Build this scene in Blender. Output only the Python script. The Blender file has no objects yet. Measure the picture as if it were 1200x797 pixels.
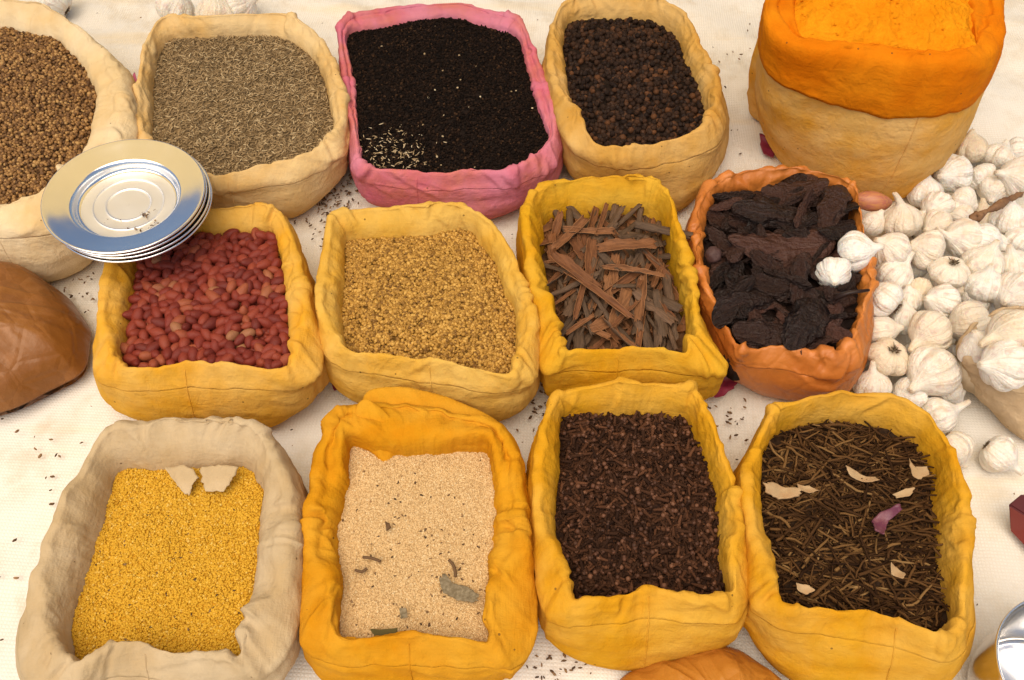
import bpy, math, random
import numpy as np
from mathutils import Vector, Matrix, Quaternion

random.seed(7)
RNG = np.random.default_rng(11)
PI = math.pi
SC = bpy.context.scene
COL = SC.collection

# ------------------------------------------------------------------ camera
F_PX, W_PX, H_PX = 1050.0, 1200.0, 797.0          # the photograph's own pixels
PITCH, DIST = math.radians(54), 0.87
CAM = np.array([0.0, -DIST * math.cos(PITCH), DIST * math.sin(PITCH)])
C_R = np.array([1.0, 0, 0])
C_U = np.array([0, math.sin(PITCH), math.cos(PITCH)])
C_F = np.array([0, math.cos(PITCH), -math.sin(PITCH)])
cd = bpy.data.cameras.new('camera'); cam = bpy.data.objects.new('camera', cd); COL.objects.link(cam)
cam.location = CAM; cam.rotation_euler = (PI / 2 - PITCH, 0, 0)
cd.sensor_width = 36; cd.lens = 36 * F_PX / W_PX; cd.clip_start = 0.01; cd.clip_end = 200
SC.camera = cam

def at(px, py, z=0.0):
    """the point at height z that the photograph shows at pixel (px, py)"""
    d = C_F + C_R * (px - W_PX / 2) / F_PX + C_U * (H_PX / 2 - py) / F_PX
    return CAM + d * ((z - CAM[2]) / d[2])

def mpp(p):
    return float(np.dot(np.asarray(p) - CAM, C_F)) / F_PX       # metres per pixel at p

# ------------------------------------------------------------------ noise
_perm = np.random.default_rng(3).permutation(4096).astype(np.int64)
_grad = np.random.default_rng(4).normal(size=(4096, 3)); _grad /= np.linalg.norm(_grad, axis=1)[:, None]
def pn(x, y, z=0.0):
    x, y, z = np.broadcast_arrays(np.asarray(x, float), np.asarray(y, float), np.asarray(z, float))
    xi, yi, zi = np.floor(x).astype(np.int64), np.floor(y).astype(np.int64), np.floor(z).astype(np.int64)
    xf, yf, zf = x - xi, y - yi, z - zi
    u, v, w = (t * t * t * (t * (t * 6 - 15) + 10) for t in (xf, yf, zf))
    out = 0
    for a in (0, 1):
        for b in (0, 1):
            for c in (0, 1):
                h = _perm[(_perm[(_perm[(xi + a) & 4095] + yi + b) & 4095] + zi + c) & 4095]
                g = _grad[h]
                d = g[..., 0] * (xf - a) + g[..., 1] * (yf - b) + g[..., 2] * (zf - c)
                out = out + d * (u if a else 1 - u) * (v if b else 1 - v) * (w if c else 1 - w)
    return out * 1.5
def ridge(n, k=3.0):
    return np.exp(-(n * k) ** 2)
def csmooth(a, n):
    k = np.hanning(2 * n + 3)[1:-1]; k /= k.sum()
    return np.convolve(np.concatenate([a[-n:], a, a[:n]]), k, 'valid')

# ------------------------------------------------------------------ mesh helpers
def mesh(name, V, F, mats, smooth=True, uv=None, midx=None):
    me = bpy.data.meshes.new(name)
    V = np.asarray(V, np.float32); F = np.asarray(F, np.int32); k = F.shape[1]
    me.vertices.add(len(V)); me.vertices.foreach_set('co', V.ravel())
    me.loops.add(F.size); me.loops.foreach_set('vertex_index', F.ravel())
    me.polygons.add(len(F))
    me.polygons.foreach_set('loop_start', np.arange(0, F.size, k, dtype=np.int32))
    me.polygons.foreach_set('use_smooth', np.full(len(F), smooth))
    for m in (mats if isinstance(mats, (list, tuple)) else [mats]): me.materials.append(m)
    if midx is not None: me.polygons.foreach_set('material_index', np.asarray(midx, np.int32))
    if uv is not None:
        l = me.uv_layers.new(name='UVMap'); l.data.foreach_set('uv', np.asarray(uv, np.float32)[F.ravel()].ravel())
    me.update(calc_edges=True); me.validate()
    return me
def link(name, me, parent=None, loc=None):
    o = bpy.data.objects.new(name, me); COL.objects.link(o)
    if parent is not None: o.parent = parent
    if loc is not None: o.location = loc
    return o
def tag(o, label=None, cat=None, group=None, kind=None):
    if label: o['label'] = label
    if cat: o['category'] = cat
    if group: o['group'] = group
    if kind: o['kind'] = kind
    return o
def grid_faces(M, N, closed=True):
    j = np.arange(N if closed else N - 1); jn = (j + 1) % N
    F = []
    for i in range(M - 1):
        F.append(np.stack([i * N + j, i * N + jn, (i + 1) * N + jn, (i + 1) * N + j], 1))
    return np.concatenate(F)
def grid_normals(P):
    du = np.roll(P, -1, 1) - np.roll(P, 1, 1)
    dv = np.gradient(P, axis=0)
    n = np.cross(du, dv); n /= np.linalg.norm(n, axis=2)[..., None] + 1e-12
    return n
def crm(P, per, closed=True):
    P = np.asarray(P, float); n = len(P); out = []
    t = np.linspace(0, 1, per, endpoint=False)[:, None]
    for i in range(n if closed else n - 1):
        if closed: a, b, c, d = P[(i - 1) % n], P[i], P[(i + 1) % n], P[(i + 2) % n]
        else: a, b, c, d = P[max(i - 1, 0)], P[i], P[i + 1], P[min(i + 2, n - 1)]
        out.append(0.5 * (2 * b + (c - a) * t + (2 * a - 5 * b + 4 * c - d) * t ** 2 + (3 * b - a - 3 * c + d) * t ** 3))
    if not closed: out.append(P[-1:])
    return np.concatenate(out)
def ico(sub):
    import bmesh
    bm = bmesh.new(); bmesh.ops.create_icosphere(bm, subdivisions=sub, radius=1)
    V = np.array([v.co[:] for v in bm.verts]); F = np.array([[v.index for v in f.verts] for f in bm.faces]); bm.free()
    return V, F
ICO1, ICO2, ICO3 = ico(1), ico(2), ico(3)
def tube(path, rad, seg=6, cap=True):
    path = np.asarray(path, float); M = len(path)
    rad = np.broadcast_to(np.asarray(rad, float), (M,))
    T = np.gradient(path, axis=0); T /= np.linalg.norm(T, axis=1)[:, None] + 1e-12
    up = np.array([0.13, 0.21, 0.97])
    A = np.cross(T, up); A /= np.linalg.norm(A, axis=1)[:, None] + 1e-9
    B = np.cross(T, A)
    ph = np.linspace(0, 2 * PI, seg, endpoint=False)
    V = path[:, None] + rad[:, None, None] * (np.cos(ph)[None, :, None] * A[:, None] + np.sin(ph)[None, :, None] * B[:, None])
    F = grid_faces(M, seg)
    V = V.reshape(-1, 3)
    T3 = np.concatenate([F[:, [0, 1, 2]], F[:, [0, 2, 3]]])
    if cap:
        n = len(V); V = np.concatenate([V, path[:1], path[-1:]])
        j = np.arange(seg); jn = (j + 1) % seg
        T3 = np.concatenate([T3, np.stack([np.full(seg, n), jn, j], 1), np.stack([np.full(seg, n + 1), (M - 1) * seg + j, (M - 1) * seg + jn], 1)])
    return V, T3
def euler_mats(n, tilt=0.35, full=False, yaw=None):
    if full:
        q = RNG.normal(size=(n, 4)); q /= np.linalg.norm(q, axis=1)[:, None]
        w, x, y, z = q.T
        return np.stack([np.stack([1 - 2 * (y * y + z * z), 2 * (x * y - z * w), 2 * (x * z + y * w)], 1),
                         np.stack([2 * (x * y + z * w), 1 - 2 * (x * x + z * z), 2 * (y * z - x * w)], 1),
                         np.stack([2 * (x * z - y * w), 2 * (y * z + x * w), 1 - 2 * (x * x + y * y)], 1)], 1)
    a = RNG.uniform(0, 2 * PI, n) if yaw is None else yaw
    b = RNG.normal(0, tilt, n); c = RNG.uniform(0, 2 * PI, n)
    Z = np.zeros((n, 3, 3)); Y = np.zeros((n, 3, 3)); X = np.zeros((n, 3, 3))
    Z[:, 0, 0] = np.cos(a); Z[:, 0, 1] = -np.sin(a); Z[:, 1, 0] = np.sin(a); Z[:, 1, 1] = np.cos(a); Z[:, 2, 2] = 1
    Y[:, 0, 0] = np.cos(b); Y[:, 0, 2] = np.sin(b); Y[:, 2, 0] = -np.sin(b); Y[:, 2, 2] = np.cos(b); Y[:, 1, 1] = 1
    X[:, 1, 1] = np.cos(c); X[:, 1, 2] = -np.sin(c); X[:, 2, 1] = np.sin(c); X[:, 2, 2] = np.cos(c); X[:, 0, 0] = 1
    return Z @ Y @ X
def many(templates, pts, R, scl):
    """copies of small templates merged into one vertex / face list"""
    V, F, off = [], [], 0
    which = RNG.integers(0, len(templates), len(pts))
    for k, (tv, tf) in enumerate(templates):
        s = np.where(which == k)[0]
        if not len(s): continue
        v = np.einsum('nij,vj->nvi', R[s], tv) * scl[s][:, None, None] + pts[s][:, None]
        f = tf[None] + (np.arange(len(s)) * len(tv))[:, None, None] + off
        V.append(v.reshape(-1, 3)); F.append(f.reshape(-1, 3)); off += len(s) * len(tv)
    return np.concatenate(V), np.concatenate(F)

# ------------------------------------------------------------------ materials
class NT:
    def __init__(s, name):
        s.m = bpy.data.materials.new(name); s.m.use_nodes = True
        s.n = s.m.node_tree.nodes; s.l = s.m.node_tree.links; s.p = s.n['Principled BSDF']
    def node(s, t, **k):
        n = s.n.new(t)
        for a, b in k.items():
            if hasattr(n, a): setattr(n, a, b)
            else: n.inputs[a.replace('_', ' ')].default_value = b
        return n
    def ln(s, a, b): s.l.new(a, b)
    def noise(s, vec, scale, detail=3, rough=0.55):
        n = s.node('ShaderNodeTexNoise'); n.inputs['Scale'].default_value = scale; n.inputs['Detail'].default_value = detail
        n.inputs['Roughness'].default_value = rough
        if vec is not None: s.ln(vec, n.inputs['Vector'])
        return n.outputs['Fac']
    def ramp(s, fac, stops):
        r = s.node('ShaderNodeValToRGB'); e = r.color_ramp.elements
        while len(e) < len(stops): e.new(0.5)
        for q, (p, c) in zip(e, stops):
            q.position = p; q.color = (c[0], c[1], c[2], 1) if not isinstance(c, float) else (c, c, c, 1)
        s.ln(fac, r.inputs['Fac']); return r.outputs['Color']
    def mix(s, fac, a, b, mode='MIX'):
        m = s.node('ShaderNodeMix', data_type='RGBA', blend_type=mode)
        for i, v in ((0, fac), (6, a), (7, b)):
            if isinstance(v, (int, float)): m.inputs[i].default_value = v
            elif isinstance(v, tuple): m.inputs[i].default_value = (*v, 1)
            else: s.ln(v, m.inputs[i])
        return m.outputs[2]
    def math(s, op, a, b=None):
        m = s.node('ShaderNodeMath', operation=op)
        for i, v in ((0, a), (1, b)):
            if v is None: continue
            if isinstance(v, (int, float)): m.inputs[i].default_value = v
            else: s.ln(v, m.inputs[i])
        return m.outputs[0]
    def mapv(s, vec, scale):
        m = s.node('ShaderNodeMapping'); m.inputs['Scale'].default_value = scale; s.ln(vec, m.inputs['Vector']); return m.outputs[0]
    def bump(s, h, strength, dist):
        b = s.node('ShaderNodeBump'); b.inputs['Strength'].default_value = strength; b.inputs['Distance'].default_value = dist
        s.ln(h, b.inputs['Height']); s.ln(b.outputs[0], s.p.inputs['Normal'])
    def set(s, **k):
        for a, v in k.items(): s.p.inputs[a.replace('_', ' ')].default_value = v

def cloth_mat(name, base, stain, pale, rough=0.88, weave=1.0, stain_amt=0.5):
    base, stain, pale = (tuple(min(0.85, x * 1.12) for x in q) for q in (base, stain, pale))
    t = NT(name); tc = t.node('ShaderNodeTexCoord').outputs['Object']
    n1 = t.noise(tc, 21, 5, 0.62); n2 = t.noise(tc, 55, 3); n3 = t.noise(tc, 13, 4, 0.6)
    c = t.mix(t.ramp(n1, [(0.36, 0.0), (0.62, float(min(0.9, stain_amt * 1.5)))]), base, stain)
    c = t.mix(t.ramp(n3, [(0.42, 0.0), (0.66, 0.8)]), c, pale)
    c = t.mix(t.ramp(n2, [(0.3, 0.18), (0.6, 0.0)]), c, tuple(x * 0.62 for x in base))
    # thread-scale tone: two crossed sets of fine lines broken by noise
    w1 = t.noise(t.mapv(tc, (820, 90, 500)), 1.0, 1); w2 = t.noise(t.mapv(tc, (90, 820, 500)), 1.0, 1)
    w = t.math('ADD', w1, w2)
    c = t.mix(t.ramp(w, [(0.35, 0.30), (0.6, 0.0)]), c, tuple(x * 0.6 for x in base))
    # dust specks
    sp = t.node('ShaderNodeTexVoronoi'); sp.inputs['Scale'].default_value = 95; t.ln(tc, sp.inputs['Vector'])
    rnd = t.node('ShaderNodeSeparateColor'); t.ln(sp.outputs['Color'], rnd.inputs[0])
    spk = t.math('MULTIPLY', t.math('LESS_THAN', sp.outputs['Distance'], 0.09), t.math('GREATER_THAN', rnd.outputs[0], 0.86))
    c = t.mix(t.math('MULTIPLY', spk, 0.7), c, (0.10, 0.05, 0.02))
    t.ln(c, t.p.inputs['Base Color']); t.set(Roughness=rough, Specular_IOR_Level=0.06)
    cr = t.node('ShaderNodeTexNoise'); cr.inputs['Scale'].default_value = 34; cr.inputs['Detail'].default_value = 5; cr.inputs['Distortion'].default_value = 1.3; t.ln(tc, cr.inputs['Vector'])
    crz = t.math('ABSOLUTE', t.math('SUBTRACT', cr.outputs['Fac'], 0.5))
    h = t.math('ADD', t.math('ADD', t.math('MULTIPLY', w, 0.45 * weave), t.math('MULTIPLY', crz, -4.0)), t.math('ADD', t.math('MULTIPLY', t.noise(tc, 120, 4), 0.5), t.math('MULTIPLY', t.noise(t.mapv(tc, (30, 60, 80)), 1.0, 3), 1.6)))
    hz = t.noise(t.mapv(tc, (14, 14, 90)), 1.0, 4); hz = t.math('ABSOLUTE', t.math('SUBTRACT', hz, 0.5))
    dg = t.noise(t.mapv(tc, (70, 26, 40)), 1.0, 3); dg = t.math('ABSOLUTE', t.math('SUBTRACT', dg, 0.5))
    h = t.math('ADD', h, t.math('ADD', t.math('MULTIPLY', hz, -1.8), t.math('MULTIPLY', dg, -3.0)))
    t.bump(h, 0.42, 0.0015)
    tr = t.node('ShaderNodeBsdfTranslucent'); t.ln(c, tr.inputs[0]); mx = t.node('ShaderNodeMixShader'); mx.inputs[0].default_value = 0.18
    t.ln(t.p.outputs[0], mx.inputs[1]); t.ln(tr.outputs[0], mx.inputs[2]); t.ln(mx.outputs[0], t.n['Material Output'].inputs[0])
    return t.m

def plastic_mat(name, base, dark, rough=0.42):
    t = NT(name); tc = t.node('ShaderNodeTexCoord').outputs['Object']
    n1 = t.noise(tc, 18, 4); n2 = t.noise(tc, 60, 4)
    c = t.mix(t.ramp(n1, [(0.35, 0.0), (0.7, 0.7)]), base, dark)
    c = t.mix(t.ramp(n2, [(0.55, 0.0), (0.75, 0.35)]), c, tuple(min(1, x * 1.45 + 0.03) for x in base))
    t.ln(c, t.p.inputs['Base Color']); t.set(Roughness=rough, Specular_IOR_Level=0.35)
    v = t.node('ShaderNodeTexVoronoi', feature='DISTANCE_TO_EDGE'); v.inputs['Scale'].default_value = 38
    wv = t.node('ShaderNodeMixRGB')
    t.ln(tc, v.inputs['Vector'])
    h = t.math('ADD', t.math('MULTIPLY', t.ramp(v.outputs['Distance'], [(0.0, 0.0), (0.12, 1.0)]), 0.35), t.math('MULTIPLY', t.noise(tc, 45, 5), 1.6))
    t.bump(h, 0.6, 0.002)
    return t.m

def grain_mat(name, cols, rough=0.6, spec=0.3, obj=False, bump=None, ncol=None):
    """colour drawn per grain: cols = ramp stops"""
    t = NT(name)
    if obj:
        r = t.node('ShaderNodeObjectInfo').outputs['Random']
    else:
        r = t.node('ShaderNodeNewGeometry').outputs['Random Per Island']
    c = t.ramp(r, cols)
    tc = t.node('ShaderNodeTexCoord').outputs['Object']
    if ncol: c = t.mix(t.ramp(t.noise(tc, ncol[0], 3), [(0.4, 0.0), (0.7, ncol[1])]), c, ncol[2])
    t.ln(c, t.p.inputs['Base Color']); t.set(Roughness=rough, Specular_IOR_Level=spec)
    if bump: t.bump(t.noise(tc, bump[0], 4), bump[1], bump[2])
    return t.m

def mass_mat(name, a, b, scale=300, rough=0.95, bump=0.5, dist=0.001):
    t = NT(name); tc = t.node('ShaderNodeTexCoord').outputs['Object']
    t.ln(t.mix(t.ramp(t.noise(tc, scale, 3), [(0.35, 0.0), (0.65, 1.0)]), a, b), t.p.inputs['Base Color'])
    t.set(Roughness=rough, Specular_IOR_Level=0.1); t.bump(t.noise(tc, scale, 4), bump, dist)
    return t.m

YEL = (0.66, 0.36, 0.035); YEL_S = (0.68, 0.29, 0.008); YEL_P = (0.71, 0.45, 0.11)
M = {}
M['cream_a'] = cloth_mat('cream_cloth', (0.698, 0.524, 0.280), (0.616, 0.383, 0.140), (0.759, 0.624, 0.410), stain_amt=0.35)
M['cream_b'] = cloth_mat('cream_cloth_stained', (0.677, 0.459, 0.190), (0.595, 0.330, 0.085), (0.718, 0.539, 0.285), stain_amt=0.5)
M['pink'] = cloth_mat('pink_cloth', (0.571, 0.142, 0.198), (0.552, 0.180, 0.089), (0.591, 0.218, 0.297), stain_amt=0.55)
M['tan'] = cloth_mat('tan_yellow_cloth', (0.586, 0.334, 0.081), (0.520, 0.247, 0.032), (0.643, 0.423, 0.162), stain_amt=0.4)
M['big'] = cloth_mat('big_sack_cloth', (0.664, 0.378, 0.097), (0.685, 0.307, 0.024), (0.729, 0.466, 0.177), stain_amt=0.6)
M['orange'] = cloth_mat('orange_cuff_cloth', (0.653, 0.180, 0.003), (0.621, 0.148, 0.001), (0.669, 0.222, 0.006), stain_amt=0.4)
M['peanut_y'] = cloth_mat('yellow_cloth_soft', (0.66, 0.36, 0.045), (0.66, 0.30, 0.012), (0.68, 0.42, 0.11), stain_amt=0.55)
M['fenu_y'] = cloth_mat('yellow_cloth_pale', (0.648, 0.385, 0.067), (0.618, 0.311, 0.026), (0.696, 0.458, 0.121), stain_amt=0.5)
M['cinn_y'] = cloth_mat('yellow_cloth_bright', (0.62, 0.325, 0.014), (0.58, 0.25, 0.006), (0.64, 0.38, 0.045), stain_amt=0.55)
M['poppy_y'] = cloth_mat('orange_yellow_cloth', (0.60, 0.27, 0.010), (0.55, 0.21, 0.005), (0.64, 0.33, 0.03), stain_amt=0.55)
M['clove_y'] = cloth_mat('yellow_cloth_deep', (0.63, 0.315, 0.016), (0.58, 0.25, 0.006), (0.66, 0.38, 0.06), stain_amt=0.55)
M['stick_y'] = cloth_mat('yellow_cloth_warm', (0.62, 0.315, 0.018), (0.56, 0.24, 0.006), (0.66, 0.385, 0.07), stain_amt=0.55)
M['beige'] = cloth_mat('beige_cloth', (0.513, 0.383, 0.220), (0.451, 0.292, 0.120), (0.575, 0.453, 0.290), stain_amt=0.35)
M['garlic_sack'] = cloth_mat('sand_cloth', (0.55, 0.40, 0.24), (0.48, 0.33, 0.18), (0.60, 0.46, 0.30))
M['plastic'] = plastic_mat('orange_brown_plastic', (0.50, 0.17, 0.030), (0.38, 0.10, 0.015))
M['bag'] = plastic_mat('brown_bag_plastic', (0.26, 0.10, 0.02), (0.18, 0.065, 0.012), 0.38)
M['bag2'] = plastic_mat('orange_bag_plastic', (0.46, 0.19, 0.025), (0.36, 0.12, 0.015), 0.45)

# ------------------------------------------------------------------ sack builder
NA = 480
TH = np.linspace(0, 2 * PI, NA, endpoint=False)
DIR = np.stack([np.cos(TH), np.sin(TH)], 1)
def loop_r(P, c, closed=True):
    D = crm(np.asarray(P)[:, :2], 24) - c
    a = np.arctan2(D[:, 1], D[:, 0]) % (2 * PI); r = np.hypot(D[:, 0], D[:, 1])
    o = np.argsort(a); a, r = a[o], r[o]
    return np.interp(TH, np.concatenate([a - 2 * PI, a, a + 2 * PI]), np.tile(r, 3))

def folds(P, S, L, corner, seed, thin):
    """single crisp folds: sharp-crested on one side, easing off on the other, laid along tension lines of the cloth"""
    r = np.random.default_rng(seed * 7 + 5); Mr = len(P)
    step = np.linalg.norm(np.diff(P, axis=0), axis=2).mean(1); v = np.concatenate([[0], np.cumsum(step)])
    zc = P[..., 2].mean(1); top = v[np.argmax(zc)]; low = v[np.argmax(zc > 0.012)]
    out = np.zeros((Mr, len(S))); SS, VV = S[None], v[:, None]
    ci = np.where((corner > np.roll(corner, 1)) & (corner >= np.roll(corner, -1)) & (corner > 0.35))[0]
    lines = []
    for _ in range(26 if not thin else 40):                       # across the rim
        lines.append((r.uniform(0, L), top + r.uniform(-0.006, 0.016), r.choice([-1, 1]) * math.radians(r.uniform(25, 75)), r.uniform(0.016, 0.042), r.uniform(-4, 4), r.uniform(0.0008, 0.0024)))
    for _ in range(15):                                           # sagging over the outer wall
        lines.append((r.uniform(0, L), r.uniform(low + 0.015, top - 0.008), r.choice([-1, 1]) * math.radians(r.uniform(2, 28)), r.uniform(0.04, 0.11), r.choice([-1, 1]) * r.uniform(1, 5), r.uniform(0.0008, 0.0022)))
    for c in ci:                                                  # gathered in the corners
        for _ in range(5):
            lines.append((S[c] + r.normal(0, 0.009), top + r.uniform(-0.016, 0.012), math.radians(90 + r.normal(0, 22)), r.uniform(0.018, 0.040), r.uniform(-5, 5), r.uniform(0.0012, 0.0030)))
    for s0, v0, a, ln, bend, A in lines:
        ds = (SS - s0 + L / 2) % L - L / 2; dv = VV - v0
        t = ds * math.cos(a) + dv * math.sin(a); n = -ds * math.sin(a) + dv * math.cos(a) - bend * t * t
        w1, w2 = r.uniform(0.0016, 0.0028), r.uniform(0.005, 0.010)
        if r.random() < 0.5: w1, w2 = w2, w1
        prof = np.where(n > 0, np.exp(-n / w1), np.exp(n / w2)) - 0.35 * np.exp(-((n - (0.004 if w1 < w2 else -0.004)) / 0.003) ** 2)
        out += A * prof * np.clip(1 - (t / (0.5 * ln)) ** 2, 0, 1) * (np.abs(n) < 0.04)
    return np.clip(out, -0.002, 0.0045)
class Sack: pass
def sack(name, label, cat, O, I, G, H, drop, body_m, rim_m, rim=0.009, wr=1.0, hem=0.62, hemoff=0.0002, bulge=0.006,
         flap=False, seam=None, seed=0, hvar=0.005, cuff_drop=None, group=None, thin=False, body_name='body'):
    s = Sack()
    Ow = np.array([at(*p, H - 0.008) for p in O]); c = (Ow[:, :2].min(0) + Ow[:, :2].max(0)) / 2
    rO = csmooth(loop_r(Ow, c), 2)
    rIH = loop_r([at(*p, H - 0.005) for p in I], c)
    Hc = H - drop
    rIc = loop_r([at(*p, Hc) for p in I], c)
    rW = csmooth(np.minimum(np.maximum(rIH, rIc), rO - rim), 3)
    sd = seed * 17.3
    rO = rO + wr * (0.0016 * pn(DIR[:, 0] * 6 + sd, DIR[:, 1] * 6, sd) + 0.0009 * (0.3 - np.abs(pn(DIR[:, 0] * 13 + sd, DIR[:, 1] * 13, 2.2))))
    rW = rW + wr * (0.0016 * pn(DIR[:, 0] * 7 + sd, DIR[:, 1] * 7, sd + 5) + 0.0012 * (0.3 - np.abs(pn(DIR[:, 0] * 15 + sd, DIR[:, 1] * 15, 8.2))))
    rW = np.minimum(rW, rO - 0.6 * rim)
    # base
    Gw = np.array([at(*p, 0.012) for p in G])[:, :2] - c
    ga = (np.arctan2(Gw[:, 1], Gw[:, 0]) - PI / 2) % (2 * PI) + PI / 2; gr = np.hypot(Gw[:, 0], Gw[:, 1])
    o = np.argsort(ga); ga, gr = ga[o], gr[o]
    tt = (TH - PI / 2) % (2 * PI) + PI / 2
    rG = 0.95 * rO
    ins = (tt > ga[0]) & (tt < ga[-1]); rG = np.where(ins, np.interp(tt, ga, gr), rG)
    rG = csmooth(rG, 8)
    s.diag = (float(np.median((rG - rO)[np.abs(tt - 1.5 * PI) < 0.5])))
    sd = seed * 17.3
    Hv = H + hvar * pn(DIR[:, 0] * 2.2 + sd, DIR[:, 1] * 2.2, sd) + 0.5 * hvar * pn(DIR[:, 0] * 7 + sd, DIR[:, 1] * 7, sd)
    back = np.clip((np.sin(TH) - 0.35) / 0.35, 0, 1) if flap else np.zeros(NA)
    one = np.ones(NA)
    t_rim = rO - rW
    side = np.clip(np.abs(np.cos(TH)) * 1.3 - 0.3, 0, 1) * (0 if thin else 1)
    u = 0.20 + 0.56 * np.clip((-np.sin(TH) - 0.35) / 0.4, 0, 1) + 0.10 * pn(DIR[:, 0] * 5 + sd, DIR[:, 1] * 5, 3.3)   # where the fold sits across the rim
    rc = rO - np.clip(u, 0.12, 0.9) * t_rim; e = np.minimum(0.0024, 0.3 * t_rim)
    rc2 = rc - t_rim * (0.04 + 0.28 * side * (1 + 0.5 * pn(DIR[:, 0] * 6 + sd, DIR[:, 1] * 6, 7.3))); rc2 = np.maximum(rc2, rW + 0.001)
    inn = 0.4 * rc2 + 0.6 * rW
    lipz = Hc + 0.001 + back * 0.012
    prof_r = [rG - 0.010, rG - 0.001, 0.62 * rG + 0.38 * rO + bulge, 0.25 * rG + 0.75 * rO + 0.6 * bulge, rO, rc + e, 0.5 * (rc + rc2),
              rc2 - 0.4 * e, inn - 0.001, rW - 0.0005, rW - 0.004]
    prof_z = [0 * one - 0.004, 0.007 * one, 0.33 * Hv, 0.70 * Hv, Hv - 0.011, Hv - 0.0020, Hv,
              Hv - 0.0018 - 0.002 * side, 0.5 * (Hv - 0.002) + 0.5 * lipz + 0.0022 + 0.004 * back, lipz, Hc - 0.016 + 0 * one]
    K = np.stack([np.stack(prof_r), np.stack(prof_z)], 2)          # (11, NA, 2)
    per = 9
    D = crm(K.reshape(11, -1), per, closed=False).reshape(-1, NA, 2)
    Mr = len(D); tparam = np.arange(Mr) / per
    P = np.empty((Mr, NA, 3)); P[..., :2] = c + D[..., :1] * DIR[None]; P[..., 2] = D[..., 1]
    nrm = grid_normals(P)
    # arc length round the rim, and how sharply it turns (folds bunch in the corners)
    xy = c + rO[:, None] * DIR; seg = np.roll(xy, -1, 0) - xy
    S = np.concatenate([[0], np.cumsum(np.hypot(seg[:, 0], seg[:, 1]))[:-1]]); L = S[-1] + 1e-9
    ang = np.unwrap(np.arctan2(seg[:, 1], seg[:, 0])); turn = csmooth(np.abs(np.roll(ang, -3) - np.roll(ang, 3)) % PI, 4)
    corner = np.clip(csmooth(turn, 6) / 0.32 - 0.5, 0, 1.4)
    per_x, per_y = np.cos(2 * PI * S / L) * L / (2 * PI), np.sin(2 * PI * S / L) * L / (2 * PI)   # seamless arc coordinates
    T = tparam[:, None]
    X, Y = per_x[None], per_y[None]
    lump = pn(P[..., 0] * 15 + sd, P[..., 1] * 15, P[..., 2] * 18)
    diag = pn(X * 30 + sd + T * 0.38, Y * 30 + T * 0.38, T * 0.2)
    fine = pn(X * 70 + sd - T * 0.5, Y * 70 + T * 0.5, T * 0.3)
    sag = pn(X * 11 + sd, Y * 11, P[..., 2] * 55 + 0.8 * pn(X * 9, Y * 9, sd))
    front = np.clip((4.2 - T) / 1.2, 0, 1)
    rimw = np.clip(T - 3.0, 0, 1)
    fade = np.clip(T / 1.2, 0, 1) * np.clip((10 - T) / 1.5, 0, 1)
    pn_c = pn(X * 95 + sd, Y * 95 + 3.1, T * 0.22)
    mask = np.clip(0.55 + 1.7 * pn(X * 16 + sd, Y * 16, 7.7), 0.08, 1)       # calm stretches between creased ones
    fa, fb = 0.33 - np.abs(diag), 0.33 - np.abs(fine)                        # sharp-crested folds
    fc = 0.33 - np.abs(pn(P[..., 0] * 60 + 4 * lump + sd, P[..., 1] * 60, P[..., 2] * 60 + 3 * diag))
    d = wr * fade * (0.0011 * lump + rimw * mask * (0.0014 * fa + 0.0009 * fb) + 0.0006 * mask * fc
                     + front * (0.0016 * mask * (0.33 - np.abs(sag)) + 0.0014 * sag + 0.0005 * fb)
                     + corner[None] * (0.0022 * (0.33 - np.abs(pn_c)) + 0.0006 * pn_c))
    d = d + wr * fade * folds(P, S, L, corner, seed, thin)
    P = P + nrm * d[..., None]
    P[..., 2] = np.where(T < 1.2, np.maximum(P[..., 2], -0.004), P[..., 2])
    loc = np.array([c[0], c[1], 0.0])
    root = link(name, None); root.location = loc; root.empty_display_size = 0.05
    tag(root, label, cat, group)
    # body: floor of the sack up to the hem; rim: from the hem over the crest and down inside
    hi = int(round(per * (4 * hem + 0.9)))
    Pb = P[:hi + 3].copy(); Pb[-2:] -= nrm[hi + 1:hi + 3] * 0.002
    b0 = Pb[:1].copy(); b0[..., :2] = c + 0.25 * (b0[..., :2] - c); b0[..., 2] = -0.004
    Pb = np.concatenate([b0, Pb])
    link(body_name, mesh(name + '_body', Pb.reshape(-1, 3) - loc, grid_faces(len(Pb), NA), body_m), root)
    if cuff_drop is None:
        Pr = P[hi:].copy(); k = np.array([1.0, 1.0, 0.8, 0.6, 0.4, 0.25, 0.12])[:, None, None]
        Pr[:7] += nrm[hi:hi + 7] * hemoff * k
        edge = P[hi:hi + 1] - nrm[hi:hi + 1] * 0.0015
        Pr = np.concatenate([edge, Pr])
    else:                                                        # a separate cuff folded down over the outside
        up = P[int(per * 3.85):].copy(); nu = nrm[int(per * 3.85):]
        k0 = up.shape[0]
        w = np.clip(np.linspace(1, -1.2, k0), 0, 1)[:, None, None]
        up += nu * 0.002 * w
        nlow = 12
        low = np.empty((nlow, NA, 3))
        cdp = cuff_drop(TH) if callable(cuff_drop) else np.full(NA, cuff_drop)
        start = up[0]
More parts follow.
